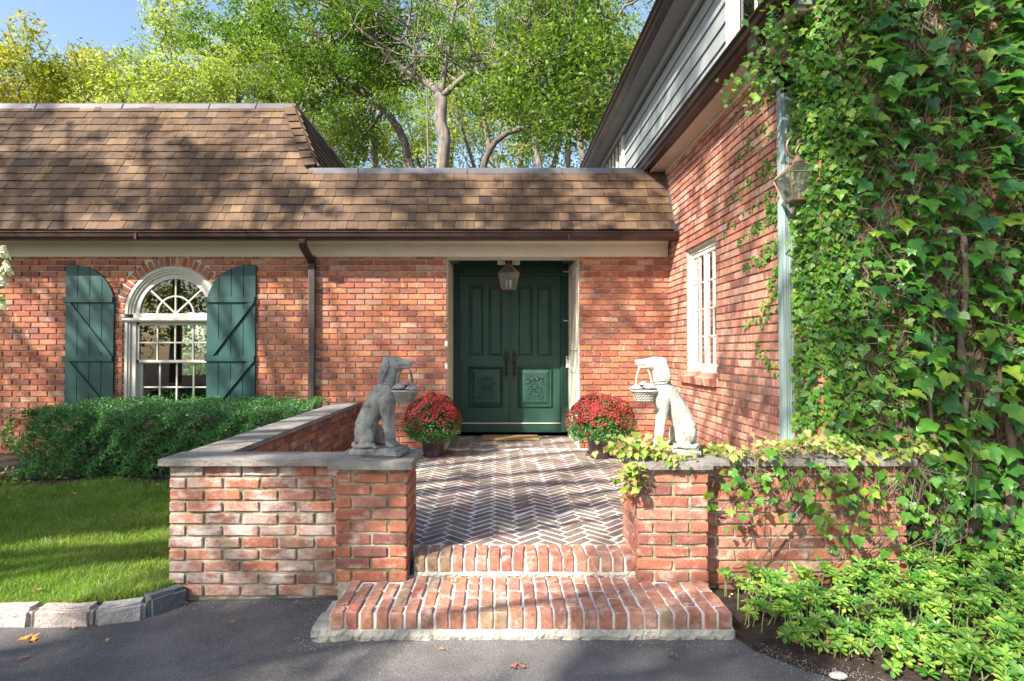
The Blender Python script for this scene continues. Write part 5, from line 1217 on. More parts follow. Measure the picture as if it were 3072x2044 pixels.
for i in range(950):       # tangle of stems hugging the wall
    x = random.uniform(2.36, 4.6); z = random.uniform(-.25, 3.6); n_ = random.randint(6, 16); pts = []; dx = random.gauss(0, .35); r0 = random.choice((.0025, .003, .004, .006, .009)); y = YF - random.uniform(.01, .07)
    for j in range(n_): pts.append((x, y + random.gauss(0, .006), z)); x += (dx * .06 + random.gauss(0, .022)); z += random.uniform(.05, .11); dx += random.gauss(0, .25); x = max(2.34, x)
    vines.cur = random.random(); vines.tube(pts, [r0 * (1 - .5 * j / n_) for j in range(n_)], 4)
for i in range(600):       # short dry twigs
    x = random.uniform(2.6, 4.6); z = random.uniform(-.2, 2.9); a = random.uniform(0, 6.28); L = random.uniform(.08, .22); vines.cur = random.random()
    vines.tube([(x, YF - .03, z), (x + L * .5 * math.cos(a), YF - random.uniform(.04, .11), z + L * .5 * math.sin(a)), (x + L * math.cos(a + .5), YF - random.uniform(.02, .12), z + L * math.sin(a + .5))], [.003, .0022, .0012], 4)
vo_ = vines.build('stems', M['vine'], iv); vo_['kind'] = 'stuff'
tk = MB()
for (pp, rr) in (([(2890, 1700), (2905, 1600), (2935, 1500), (2930, 1420), (2905, 1330), (2890, 1230), (2895, 1130), (2880, 1000), (2900, 850), (2890, 700)], .034), ([(2900, 1700), (2960, 1640), (3010, 1580), (3030, 1500), (3040, 1380), (3020, 1250)], .036), ([(2760, 1720), (2700, 1600), (2690, 1520), (2640, 1480), (2600, 1400)], .018), ([(2840, 1400), (2800, 1300), (2790, 1200), (2810, 1050), (2800, 900)], .014), ([(2930, 1500), (2860, 1400), (2830, 1330)], .013), ([(2960, 1300), (3000, 1150), (2990, 1000)], .018)):
    pts = [at(a, b, YF - .08 - .002 * i) for i, (a, b) in enumerate(pp)]; q = []
    for a_, b_ in zip(pts[:-1], pts[1:]): q += [a_, a_.lerp(b_, .5) + Vector((random.gauss(0, .008), random.gauss(0, .01), 0))]
    q.append(pts[-1]); tk.cur = random.random(); tk.tube(q, [rr * (1 - .45 * j / len(q)) * random.uniform(.88, 1.12) for j in range(len(q))], 9, jit=.14)
tk.build('stem', M['vine'], iv, smooth=True)
big = []; pet = MB()
def put_leaf(lst, base, size, dn=None, face=None, petiole=True):
    dn = dn or (random.gauss(.05, .42), random.uniform(-.9, -.05), random.uniform(-.95, -.1)); face = face or (random.gauss(-.25, .45), random.gauss(-.8, .30), random.uniform(.3, 1.7))
    Rm = leaf_frame(dn, face); lst.append((Vector(base), Rm, size))
    if petiole:
        b = Vector(base); w = Vector((b.x + random.gauss(-.05, .05), YF - .03, b.z - random.uniform(.02, .12))); m_ = (b + w) / 2 + Vector((0, -.01, .05)); pet.tube([w, m_, b + Rm.col[1] * size * .02], [.0022, .0018, .0014], 4, caps=False)
for i in range(3100):
    x = 2.36 + 2.25 * random.random() ** .9; z = random.uniform(-.15, 4.05)
    if x < 2.5 and random.random() < .5: continue
    dens = .72 + .28 * math.sin(x * 5.0 + 1.3 * z) * math.sin(z * 4.1 - x); 
    if random.random() > dens: continue
    if z < .9 and random.random() < (.35 if x < 3.4 else .62): continue
    s = random.choice((.045, .06, .07, .08, .10, .12, .15)) * (.60 + .22 * min(1, (x - 2.3) / .6)); put_leaf(big, (x, YF - random.uniform(.08, .24), z), s)
lv = Bricks('leaf', IVL, M['ivy']); 
for b, Rm, s in big:
    vis = b.x < 3.85; lv.put(b, Rm, (s, s, s), hide=not vis)
lv.flush(iv, 300)
pet.build('petioles', mat('leaf stalk', [(.20, .26, .08), (.30, .20, .10)], .6, None, None), iv)['kind'] = 'stuff'
def small_leaves(name, pts, m, parent, size, face=(0, -1, .5), spreadv=.45, down=None):
    P = np.array([tuple(p) for p in pts]); n = len(P); V, Fc = IVL[1]
    fz = np.array(face, float)[None] + rng.normal(size=(n, 3)) * spreadv; fz /= np.linalg.norm(fz, axis=1, keepdims=True)
    dn = (np.array(down if down else (0, -.3, -1.), float)[None] + rng.normal(size=(n, 3)) * spreadv); dn -= fz * (dn * fz).sum(1, keepdims=True); dn /= np.linalg.norm(dn, axis=1, keepdims=True)
    xx_ = np.cross(dn, fz); A = np.stack([xx_, dn, fz], 2) * rng.uniform(*size, n)[:, None, None]
    o = link(name, scatter(name, V, Fc, P, A), m, parent); o['kind'] = 'stuff'; return o
pts = []                                             # dense small leaves on the corner strip
for i in range(3000):
    z = random.uniform(.4, 3.9); w_ = .28 + .20 * math.sin(z * 2.2); x = XR + .03 + abs(random.gauss(0, w_)); 
    if random.random() < .12 + .88 * (.5 + .5 * math.sin(x * 17 + z * 9)): pts.append((x, YF - random.uniform(.01, .08), z))
small_leaves('small_leaves', pts, M['ivy_small'], iv, (.020, .052)); pts = []
for i in range(1700):
    z = random.uniform(.5, 4.0)
    if random.random() < .35 + .65 * (.5 + .5 * math.sin(z * 5)): pts.append((XR + random.uniform(-.03, .20), YF - random.uniform(.01, .09), z))
for i in range(900): pts.append((XR + random.uniform(-.02, .09), YF - random.uniform(.02, .06), random.uniform(.55, 4.0)))
small_leaves('small_leaves', pts[3000:] if len(pts) > 3000 else pts, M['ivy_small'], iv, (.025, .06), (-.2, -1, .5))
pts = []
for i in range(2600):                                # the return of the corner, next to the downspout
    z = .25 + 3.55 * random.random() ** .8; y = YF + .0 + .30 * random.random()
    if z < 1.7 and random.random() < .35: continue
    pts.append((XR - random.uniform(.01, .09), y, z))
small_leaves('small_leaves', pts, M['ivy_small'], iv, (.022, .055), (-.75, -.8, .5), .5)
pts = []
for i in range(1500):
    z = random.uniform(.45, 4.0)
    if random.random() < .5 + .5 * math.sin(z * 4 + 1): pts.append((XR + random.uniform(-.035, .03), YF + random.uniform(-.04, .03), z))
small_leaves('small_leaves', pts, M['ivy_small'], iv, (.024, .055), (-.5, -.9, .5))
pts = []                                             # leafy fill deeper in; dark leaf colour stands in for shade there
for i in range(2600): pts.append((random.uniform(2.45, 4.6), YF - random.uniform(.02, .06), random.uniform(-.2, 4.1)))
small_leaves('small_leaves', pts, M['leaf_dark'], iv, (.03, .09))
pts = []; runs = MB()                                # shoots creeping over the side wall beyond the downspout
def shoot(p0, p1, n, wob=.03, dens=5, off=.02, out=None):
    A_, B_ = Vector(p0), Vector(p1); q = [A_.lerp(B_, i / n) + Vector((0, random.gauss(0, wob), random.gauss(0, wob))) for i in range(n + 1)]
    runs.tube(q, .0018, 3); (out if out is not None else pts).extend([p + Vector((-random.uniform(.0, off), random.gauss(0, .02), random.gauss(0, .02))) for p in q for _ in range(dens)])
def sidept(px, py):                                  # the point of the side wall on a line of sight
    Y = (XR - .012) * F_PX / (px - PX0); return at(px, py, Y)
for (a, b, d_) in (((2350, 640), (2225, 730), 5), ((2350, 560), (2180, 690), 5), ((2352, 500), (2190, 600), 6), ((2352, 700), (2240, 800), 5), ((2352, 720), (2290, 790), 7), ((2352, 470), (2240, 560), 7), ((2352, 400), (2215, 470), 8), ((2352, 330), (2250, 420), 9), ((2352, 260), (2270, 330), 9), ((2352, 600), (2270, 690), 8),
                  ((2352, 850), (2290, 930), 4), ((2355, 900), (2310, 850), 3), ((2360, 1140), (2270, 1040), 3), ((2352, 200), (2290, 280), 9), ((2352, 160), (2310, 230), 9), ((2352, 780), (2315, 850), 4), ((2352, 930), (2240, 965), 3), ((2352, 540), (2300, 480), 8), ((2352, 660), (2310, 600), 9), ((2330, 300), (2200, 360), 4)):
    A_, B_ = sidept(*a), sidept(*b); shoot(A_, B_, 12, .02, d_, .03)
small_leaves('small_leaves', pts, M['ivy_small'], iv, (.022, .042), (-.85, -.45, .6), .45, (0, -.5, -1))
pts = []
for (px, py) in ((2250, 240), (2280, 200), (2230, 270), (2300, 150), (2320, 110), (2350, 70), (2380, 40), (2420, 60), (2330, 60), (2390, 110), (2450, 100), (2300, 240), (2480, 40), (2380, 200), (2420, 170), (2460, 200), (2350, 20), (2330, 190), (2440, 260), (2400, 300)):
    c_ = at(px, py, random.uniform(4.0, 4.4))
    for j in range(26): pts.append(c_ + Vector((random.gauss(0, .07), random.gauss(0, .08), random.gauss(0, .08))))
    runs.tube([c_ + Vector((-.1, 0, -.12)), c_, c_ + Vector((.12, 0, .12))], .002, 3)
small_leaves('small_leaves', pts, M['ivy_small'], iv, (.02, .055), (-.3, -.9, .6), .5)
runs.build('shoots', M['vine'], iv)['kind'] = 'stuff'
# ------------------------------------------------------------------ vine on the right garden wall and pier
vn = thing('vine', 'yellow green vine sprawling over the right garden wall and pier cap', 'vine', (2.0, 3.6, .6))
tw = MB(); pts = []; pts2 = []
for i in range(150):
    x = random.uniform(1.40, 2.75); z = CT + random.uniform(-.05, .06); drop = random.uniform(.02, .32) * (1 if x < 2 else 1.5); q = [(x, 3.62 + random.uniform(-.02, .15), z), (x + random.gauss(0, .05), 3.60, z - drop * .5), (x + random.gauss(0, .1), 3.60 - random.uniform(0, .06), z - drop)]
    tw.cur = random.random(); tw.tube(q, [.003, .002, .0012], 4)
    for j in range(i % 2): pts2.append(Vector(q[2]) + Vector((random.gauss(0, .05), random.gauss(-.02, .02), random.gauss(0, .05))))
for i in range(430):
    x = 1.36 + 1.45 * random.random(); pts.append((x, 3.58 + random.uniform(-.04, .30), CT + .02 + abs(random.gauss(0, .045)) + .03 * math.sin(x * 7)))
for i in range(60): x = random.uniform(1.42, 2.9); pts2.append((x, 3.63 - random.uniform(.0, .12), CT - .02 - abs(random.gauss(0, .16)) - .10 * max(0, x - 1.9)))
for i in range(210): x = 3.7 - 1.7 * random.random() ** 1.6; pts2.append((x, 3.62 - random.uniform(.0, .1), random.uniform(-.22, .5)))
for i in range(240): pts.append((random.gauss(.90, .10), random.uniform(3.50, 3.75), CT + .03 + abs(random.gauss(0, .05))))
for i in range(90): pts.append((random.gauss(.83, .05), 3.50 + random.gauss(0, .03), CT - abs(random.gauss(0, .10))))
for i in range(40): pts.append((random.gauss(1.12, .06), 3.50 + random.uniform(-.03, .1), CT + .01 + random.gauss(0, .02)))
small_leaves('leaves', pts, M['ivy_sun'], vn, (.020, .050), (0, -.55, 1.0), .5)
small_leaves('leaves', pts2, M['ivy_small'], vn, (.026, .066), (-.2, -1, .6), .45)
for i in range(70):
    x = random.uniform(1.5, 2.9); z = random.uniform(-.2, .45); a = random.uniform(.4, 2.2); L = random.uniform(.15, .45); tw.tube([(x, 3.64, z), (x + L * .5 * math.cos(a), 3.60, z + L * .5 * math.sin(a)), (x + L * math.cos(a + .3), 3.62, z + L * math.sin(a + .3))], [.003, .0025, .0012], 4)
tw.tube([(1.60, 3.60, -.22), (1.66, 3.59, -.02), (1.80, 3.58, .18), (1.93, 3.58, .36), (2.0, 3.60, .5)], [.008, .007, .006, .004, .003], 6)
for i in range(24): x = random.gauss(.86, .06); tw.tube([(x, 3.55, CT), (x - .02, 3.49, CT - .05), (x + random.gauss(0, .03), 3.48, CT - random.uniform(.1, .28))], [.002, .0018, .001], 4)
tw.build('stems', M['vine'], vn)['kind'] = 'stuff'
# ------------------------------------------------------------------ ground cover
PL_ = ([(0, 0, 0), (.10, .35, .07), (.24, .72, .05), (.14, .98, -.02), (0, 1.06, -.05), (-.14, .98, -.02), (-.24, .72, .05), (-.10, .35, .07), (0, .6, -.02)], [(0, 1, 8), (1, 2, 8), (2, 3, 8), (3, 4, 8), (4, 5, 8), (5, 6, 8), (6, 7, 8), (7, 0, 8)])
P = []; A = []; rr = []; stm = MB(); bedpoly = [(1.38, 3.50), (1.37, 3.20), (1.55, 3.0), (1.80, 2.80), (2.1, 2.62), (2.6, 2.3), (3.4, 1.9), (4.6, 1.6), (4.6, 3.95), (2.6, 3.95), (2.6, 3.6), (1.40, 3.6)]
cnt = 0
while cnt < 1550:
    x, y = random.uniform(1.35, 4.4), random.uniform(1.8, 3.95)
    if not inside(bedpoly, np.array([x]), np.array([y]))[0]: continue
    if x < 1.95 and y > 3.35 and random.random() < .45: continue
    z0 = z_bed_r(x, y); h = random.uniform(.025, .13) + (.05 if y > 3.1 else 0); lx, ly = random.gauss(0, .03), random.gauss(-.01, .03)
    top = Vector((x + lx, y + ly, z0 + h)); stm.tube([(x, y, z0), (x + lx * .4, y + ly * .4, z0 + h * .6), top], [.003, .0028, .0025], 4, caps=False); ax = Vector((lx * 5 + random.gauss(0, .2), ly * 5 - .25 + random.gauss(0, .2), 1)).normalized(); u = ax.orthogonal().normalized(); v_ = ax.cross(u); tone = random.random(); gsz = random.uniform(.75, 1.15)
    for ring_, (n_, el_, sc_) in enumerate(((6, random.uniform(.0, .25), 1.0), (5, random.uniform(.4, .75), .68))):
        for j in range(n_):
            a = 2 * math.pi * (j + .5 * ring_) / n_ + random.gauss(0, .12); o_ = u * math.cos(a) + v_ * math.sin(a); ld = (o_ * math.cos(el_) + ax * math.sin(el_)).normalized(); nn = (ax * math.cos(el_) - o_ * math.sin(el_)).normalized(); xx_ = ld.cross(nn); s = random.uniform(.036, .060) * sc_ * gsz
            P.append(top[:]); A.append([[xx_[k] * s, ld[k] * s, nn[k] * s] for k in range(3)]); rr.append((min(.999, max(0, tone * .7 + .15 * ring_ + random.uniform(0, .15)))) / 7.31)
    cnt += 1
gc = link('ground_cover', scatter('ground_cover', *PL_, np.array(P), np.array(A), np.array(rr)), M['pachy']); tag(gc, 'glossy green pachysandra ground cover at the lower right beside the drive', 'ground cover', kind='stuff')
tag(stm.build('ground_cover_stems', mat('green plant stem', [(.20, .26, .10)], .6, None, None)), 'green stems under the pachysandra leaves at the lower right', 'ground cover', kind='stuff')
# ------------------------------------------------------------------ fallen leaves, acorn, stone
def fallen(name, label, p, size, m, ang=0, oak=False, cat='leaf', group='fallen leaves'):
    rs = random.Random(int(p[0] * 1000) + 5); mb = MB()
    if oak: half = [(0, -.35), (.03, -.02), (.16, .06), (.34, .02), (.16, .18), (.20, .30), (.48, .30), (.22, .46), (.24, .58), (.44, .66), (.20, .74), (.12, .88), (0, 1.0)]
    else: half = [(0, -.1), (.18, .12), (.30, .38), (.22, .70), (0, 1.0)]
    pts_ = half + [(-a, b) for a, b in half[::-1][1:-1]]; c, s = math.cos(ang), math.sin(ang); V = []
    for a, b in pts_: z = .16 * a * a * 4 + .12 * math.sin(b * 3 + rs.random()) + rs.uniform(0, .06); a, b = a * size, b * size; V.append((p[0] + a * c - b * s, p[1] + a * s + b * c, p[2] + z * size * .6 + .004))
    mid = [(p[0] - b * size * s, p[1] + b * size * c, p[2] + .004) for b in (.2, .6)]
    n_ = len(pts_); k = len(V); V += mid; F_ = []
    for i in range(n_): F_.append((i, (i + 1) % n_, k + (1 if pts_[i][1] > .4 else 0)))
    mb.add(V, F_); o = mb.build(name, m); tag(o, label, cat, group); return o
def gpt(px, py, z): d = at(px, py, 1) - Vector((0, 0, EYE)); k = (z - EYE) / d.z; return Vector((d.x * k, d.y * k, z))
fl_ = [(100, 1928, -.300, .115, 'orange_leaf', 1.2, True, 'large orange lobed oak leaf on the asphalt near the left kerb'),
       (88, 1972, -.295, .05, 'dry', 2.4, False, 'pale curled dry leaf below the large orange oak leaf'), (222, 1888, -.29, .05, 'dry', 1.4, False, 'thin dry leaf on the asphalt against the second kerb stone'),
       (555, 1815, -.29, .045, 'dry', .4, True, 'small brown leaf at the foot of the dark kerb stone'), (683, 1852, -.29, .03, 'dry', 2.0, False, 'first little dry leaf on the drive in front of the whitish wall'),
       (696, 1872, -.29, .035, 'orange_leaf', .3, True, 'little orange leaf on the drive in front of the whitish wall'), (900, 1918, -.28, .035, 'dry', 1.9, False, 'small brown leaf on the drive left of the lowest step'),
       (1330, 1950, -.26, .03, 'orange_leaf', 1.5, False, 'small reddish leaf on the drive in front of the steps'), (1575, 2005, -.26, .08, 'dry', 1.5, True, 'curled brown leaf with long stalk at the bottom centre of the drive'),
       (2035, 1978, -.26, .055, 'dry', .8, True, 'dark brown leaf on the drive near the right end of the steps'), (1370, 1738, -.115, .06, 'dry', 2.7, True, 'crumpled brown leaf on the lower brick step'),
       (1800, 1730, -.115, .075, 'dry', 1.4, True, 'olive brown leaf lying against the upper riser'), (1405, 1522, .005, .05, 'dry', .5, True, 'small red brown leaf in the middle of the herringbone patio'),
       (1335, 1388, .005, .10, 'dry', 1.2, True, 'large brown leaf on the patio near the left flower pot'), (1105, 1384, CT, .05, 'orange_leaf', .9, False, 'small orange leaf on the cap of the left pier'),
       (105, 1780, -.17, .07, 'dry', .3, False, 'pale upright leaf in the grass near the kerb'), (250, 1688, -.16, .07, 'dry', 1.0, True, 'brown leaf in the middle of the lawn'), (345, 1548, -.12, .07, 'dry', 1.6, False, 'brown leaf at the shaded end of the lawn'),
       (35, 1498, -.10, .10, 'orange_leaf', 1.5, False, 'orange brown leaf in the grass at the left edge'), (230, 1485, -.10, .09, 'orange_leaf', 1.5, False, 'orange leaf at the back of the lawn by the mulch'), (1907, 1818, -.115, .03, 'grass', .5, True, 'tiny green leaf on the lower brick step'), (383, 1782, -.18, .05, 'dry', .9, False, 'beige leaf in the grass above the kerb stones')]
for (px, py, z, s, m_, an, oak, lab) in fl_: fallen('fallen_leaf', lab, gpt(px, py, z), s, M[m_], an, oak)
tw_ = ['brown', 'reddish', 'pale tan', 'curled']
for k_, (px, py) in enumerate(((60, 1600), (180, 1560), (420, 1500), (470, 1640), (300, 1600), (90, 1700), (400, 1720), (160, 1480))):
    z = z_lawn(*gpt(px, py, -.15)[:2]) + .035; fallen('fallen_leaf', ['tiny brown leaf high on the left of the lawn', 'small reddish leaf in the shaded strip of lawn', 'small pale leaf at the back right of the lawn by the wall', 'small curled leaf in the grass beside the whitish wall', 'little brown leaf in the middle of the shaded lawn', 'little tan leaf at the left of the sunlit lawn', 'little red brown leaf in the sunlit lawn near the wall', 'small leaf where the lawn meets the mulch'][k_], gpt(px, py, z), .04, M['dry'], k_ * 1.3, k_ % 2 == 0)
p = gpt(323, 1925, -.285); mb = MB(); mb.ball((p.x, p.y, p.z + .008), .009, 10, 8, (1.4, 1, 1)); mb.ball((p.x + .009, p.y, p.z + .008), .008, 8, 6, (.6, 1.1, 1.1)); tag(mb.build('acorn', M['acorn'], smooth=True), 'small brown acorn on the asphalt below the kerb stones', 'acorn')
p = gpt(2515, 2035, -.25); mb = MB(); mb.ball((p.x, p.y, p.z + .012), .035, 10, 6, (1.3, .7, .45)); tag(mb.build('stone', M['stone'], smooth=True), 'flat pale stone in the soil at the bottom right', 'stone')
n = 500; X = rng.uniform(-8, -2.2, n); Yv = rng.uniform(5.75, 6.6, n); Z = np.array([z_bed_l(a, b) for a, b in zip(X, Yv)]) + .03
tag(link('leaf_litter', scatter('leaf_litter', *LEAF6, np.stack([X, Yv, Z], 1), rotmats(n, np.array([[0, 0, 2.]]), .6) * rng.uniform(.012, .045, n)[:, None, None]), M['dry']), 'scattered dry leaves and chips on the mulch in front of the hedge', 'leaf litter', kind='stuff')
n = 420; X = rng.uniform(1.4, 4.2, n); Yv = rng.uniform(2.0, 3.6, n); k = inside(bedpoly, X, Yv); X, Yv = X[k], Yv[k]; Z = np.array([z_bed_r(a, b) for a, b in zip(X, Yv)]) + .012
tag(link('leaf_litter', scatter('leaf_litter', *LEAF6, np.stack([X, Yv, Z], 1), rotmats(len(X), np.array([[0, 0, 2.]]), .6) * rng.uniform(.012, .05, len(X))[:, None, None]), M['dry']), 'brown leaf litter on the soil between the ground cover stems', 'leaf litter', kind='stuff')
# ------------------------------------------------------------------ trees
G_ = random.gauss
def cloud(name, parent, centres, radii, per, size, m, flat=.75, tree_seed=0):
    """leaf clumps: per leaves round every centre"""
    C = np.repeat(np.array(centres, float), per, axis=0); Rr = np.repeat(np.array(radii, float), per)
    d = rng.normal(size=C.shape); d /= np.linalg.norm(d, axis=1, keepdims=True); r_ = Rr * rng.random(len(C)) ** .45
    P = C + d * r_[:, None] * np.array([1, 1, flat]); s = rng.uniform(*size, len(P))
    tone = np.repeat(rng.random(len(centres)), per) * .55 + rng.random(len(P)) * .45
    A = rotmats(len(P), np.array([[0, 0, .9]]), .8) * s[:, None, None]
    o = link(name, scatter(name, [(0, -.5, 0), (.30, .05, .05), (0, .6, -.03), (-.30, .05, .05)], [(0, 1, 2), (0, 2, 3)], P, A, tone / 7.31), m, parent); o['kind'] = 'stuff'; return o
def grow(mb, p, d, L, r, depth, tips, gnarl=.25, n=6):
    pts = [Vector(p)]; d = Vector(d).normalized(); seg = 5
    for i in range(seg): d = (d + Vector((random.gauss(0, gnarl), random.gauss(0, gnarl), random.gauss(0.04, gnarl * .7)))).normalized(); pts.append(pts[-1] + d * L / seg)
    mb.tube(pts, [r * (1 - .5 * i / seg) for i in range(seg + 1)], n, caps=False)
    if depth == 0: tips.append(pts[-1]); tips.append(pts[-3]); return
    for k in range(random.choice((2, 3))):
        j = random.randint(2, seg); dd = (d + Vector((random.gauss(0, .6), random.gauss(0, .6), random.gauss(.1, .5)))).normalized(); grow(mb, pts[j], dd, L * random.uniform(.55, .8), r * .5 * random.uniform(.8, 1.1), depth - 1, tips, gnarl, max(4, n - 1))
def pixlimb(Y, pp, r0, r1, dy=0):
    pts = []; n = len(pp)
    for i, (a, b) in enumerate(pp): pts.append(at(a, b, Y + dy * i / max(1, n - 1)))
    q = []
    for a, b in zip(pts[:-1], pts[1:]): q += [a, a.lerp(b, .5) + Vector((random.gauss(0, .03), 0, random.gauss(0, .03)))]
    q.append(pts[-1]); return q, [r0 + (r1 - r0) * i / (len(q) - 1) for i in range(len(q))]
# the big oak behind the entrance
YO = 15.0; oak = thing('oak_tree', 'big spreading oak with forked grey trunk rising behind the entrance roof', 'tree', (at(1325, 500, YO).x, YO, -.4)); tb_ = MB(); tips = []
base = at(1325, 500, YO); q, r_ = pixlimb(YO, [(1325, 500), (1335, 420), (1322, 370), (1325, 300), (1322, 285)], .165, .15); tb_.tube([(base.x - .05, YO, -.4), (base.x, YO, 2)] + q, [.26, .19] + r_, 10, jit=.06)
limbs = [([(1322, 285), (1265, 240), (1200, 200), (1120, 120), (1050, 75), (1010, 20), (960, -60)], .12, .05, 1.5), ([(1325, 290), (1375, 245), (1420, 215), (1500, 195), (1600, 195), (1680, 170), (1745, 130), (1850, 60), (1900, -20)], .10, .035, -1.5), ([(1325, 285), (1335, 200), (1345, 120), (1365, 30), (1375, -60)], .10, .06, .8),
         ([(1245, 225), (1240, 150), (1215, 110), (1230, 50), (1290, 10)], .055, .03, .5), ([(1345, 205), (1390, 175), (1450, 155), (1540, 120), (1620, 50)], .04, .02, 1.5), ([(1480, 195), (1540, 130), (1590, 80), (1640, 45)], .035, .018, -1), ([(1680, 175), (1650, 130), (1680, 100)], .03, .015, 0), ([(1120, 120), (1080, 90), (1040, 40), (900, -30)], .05, .03, 1)]
for pp, a, b, dy in limbs:
    q, r_ = pixlimb(YO, pp, a * .85, b * .8, dy); tb_.tube(q, r_, 8, jit=.06); tips += q[3:]
    for p in q[2:]:
        for s in range(2): grow(tb_, p, (random.gauss(0, .8), random.gauss(0, .8), random.gauss(.4, .6)), random.uniform(.8, 1.6), .028, 1, tips, .3, 4)
tb_.build('trunk', M['bark'], oak, smooth=True)
tips2 = [t + Vector((0, random.uniform(.0, .9), 0)) for t in tips if random.random() < .5]
for i in range(26): tips2.append(Vector((random.uniform(-3.5, 4.5), YO + random.uniform(-2, 2.5), random.uniform(6.0, 11))))
cloud('crown', oak, [t[:] for t in tips2], [random.uniform(.22, .5) for _ in tips2], 60, (.06, .11), M['leaf_oak'])
def tree(label, pp, Y, r0, r1, crown, m, per=70, size=(.08, .15), group='trees behind the house', limbs=(), name='tree', bark='bark', sub=2):
    b = at(*pp[0], Y); t = thing(name, label, 'tree', (b.x, Y, -.4), group); mb = MB(); q, r_ = pixlimb(Y, pp, r0, r1); mb.tube([(b.x, Y, -.4)] + q, [r0 * 1.3] + r_, 8, jit=.06); tips = []
    for p in q[len(q) // 2:]:
        for s in range(sub): grow(mb, p, (random.gauss(0, .9), random.gauss(0, .9), random.gauss(.5, .5)), random.uniform(1.2, 2.4), r1 * .55, 1, tips, .25, 4)
    for lp_ in limbs:
        q2, r2 = pixlimb(Y, lp_, r1 * 1.0, r1 * .4, .8); mb.tube(q2, r2, 6, jit=.06); tips += q2[2:]
        for p in q2[2::2]: grow(mb, p, (random.gauss(0, .8), random.gauss(0, .8), .4), random.uniform(.8, 1.5), r1 * .3, 1, tips, .3, 4)
    mb.build('trunk', M[bark], t, smooth=True)
    (cx_, cz_), (rx, rz), n_ = crown; cs = [tuple(p) for p in tips if random.random() < .6]
    for i in range(n_):
        a = random.uniform(0, 6.28); u = random.random() ** .5; v_ = random.uniform(-1, 1); k = math.sqrt(1 - v_ * v_) ; cc = at(cx_, cz_, Y)
        cs.append((cc.x + rx * u * k * math.cos(a), Y + min(rx, 2.6) * u * k * math.sin(a), cc.z + rz * v_ * (.6 + .4 * u)))
    cloud('crown', t, cs, [random.uniform(.45, .95) for _ in cs], int(per * 1.7), size, m); return t
M['bark_dark'] = mat('dark oak bark', [(.12, .10, .085)], .95, (5, .3), None, [((.05, .045, .035), (16, 16, 3), .50, .62, .7)])
tree('slanting dark trunked oak left of the big oak behind the roof', [(1236, 505), (1215, 430), (1170, 350), (1110, 290), (1030, 245), (985, 200), (960, 120), (900, 40)], 17, .13, .06, ((1000, 60), (3.2, 2.6), 60), M['leaf_oak'], 90, limbs=([(1150, 330), (1080, 420), (1060, 505)],), bark='bark_dark')
tree('leaning oak with low bent bough right of the big oak', [(1450, 505), (1470, 450), (1520, 400), (1600, 370), (1680, 345), (1760, 290), (1850, 250), (1920, 150)], 14, .085, .028, ((1720, 250), (2.0, 1.4), 40), M['leaf_oak'], 70, limbs=([(1480, 440), (1510, 360), (1560, 300), (1590, 200), (1590, 60), (1600, -20)],), bark='bark_dark')
for i, (px, lean, y) in enumerate(((1620, -60, 24), (1700, 20, 26), (1560, 50, 27), (1760, -90, 23), (1660, 80, 28), (1850, -20, 25), (1480, -70, 26))):
    tree('slim pale trunked tree far behind the entrance roof, ' + ['right of the bent bough', 'below the upper gutter', 'just right of the forked oak', 'leaning hard left near the side wing', 'between two other slim trunks', 'partly behind the side wing gutter', 'nearest the forked oak'][i], [(px, 505), (px + lean * .35, 380), (px + lean * .7, 220), (px + lean, 60), (px + lean * 1.1, -60)], y, .13, .05, ((px + lean * .5, 160 + 40 * (i % 3)), (3.2, 3.4), 26), M['leaf_pale'], 60, (.09, .16), 'slim pale trees far behind the entrance roof')
for (px, pz, rx, rz, y, m_, lab) in ((50, 300, 2.6, 1.7, 21, 'leaf_yellow', 'yellowing maple at the far left behind the tall roof'), (330, 320, 2.2, 1.5, 22, 'leaf_yellow', 'orange tinged maple left of centre behind the tall roof'), (210, 350, 2.2, 1.2, 24, 'leaf_yellow', 'low yellow green maple between two taller ones behind the roof'),
                                     (530, 300, 2.0, 1.8, 20, 'leaf_pale', 'pale green tree behind the middle of the tall roof'), (720, 200, 3.2, 3.0, 22, 'leaf_pale', 'tall pale green tree under the oak boughs behind the roof'), (900, 330, 2.8, 2.6, 24, 'leaf_pale', 'pale green tree behind the hipped end of the tall roof'),
                                     (1120, 350, 3.0, 2.2, 26, 'leaf_pale', 'pale green tree far behind the slanting trunk'), (1350, 200, 4.2, 4.0, 29, 'leaf_pale', 'distant pale tree filling the gap behind the big oak'), (1700, 330, 4.2, 3.0, 31, 'leaf_pale', 'distant pale tree low behind the slim trunks')):
    tree(lab, [(px, 560), (px + 8, 420), (px - 6, (pz + 420) // 2), (px + 5, int(pz - rz * 20))], y, .16, .05, ((px, pz), (rx, rz), 46), M[m_], 95, (.08, .17), 'trees behind the house')
und = thing('shrubbery', 'dense green undergrowth behind the house under the trees', 'shrub', (-5, 17, -.4), kind='stuff')
cs = [(random.uniform(-14, 8), random.uniform(15.5, 19), random.uniform(0, 3.4)) for _ in range(330)]; cloud('leaves', und, cs, [random.uniform(.4, .8) for _ in cs], 90, (.08, .16), M['leaf_dark'])
wood = thing('woodland', 'pale sunlit wood filling the background above the roofs', 'woodland', (-8, 30, -.4), kind='stuff')
cs = []
while len(cs) < 1150:
    x, y, z = random.uniform(-34, 14), random.uniform(25, 34), random.uniform(8.5, 21); px_ = PX0 + x / y * F_PX; lim = 175 + 30 * math.sin(px_ * .013) if px_ < 500 else 40
    if 1052 - (z + 1.0 - EYE) / y * F_PX > lim: cs.append((x, y, z))
cloud('leaves', wood, cs, [random.uniform(.6, 1.2) for _ in cs], 95, (.10, .20), M['leaf_pale'])
mb = MB()
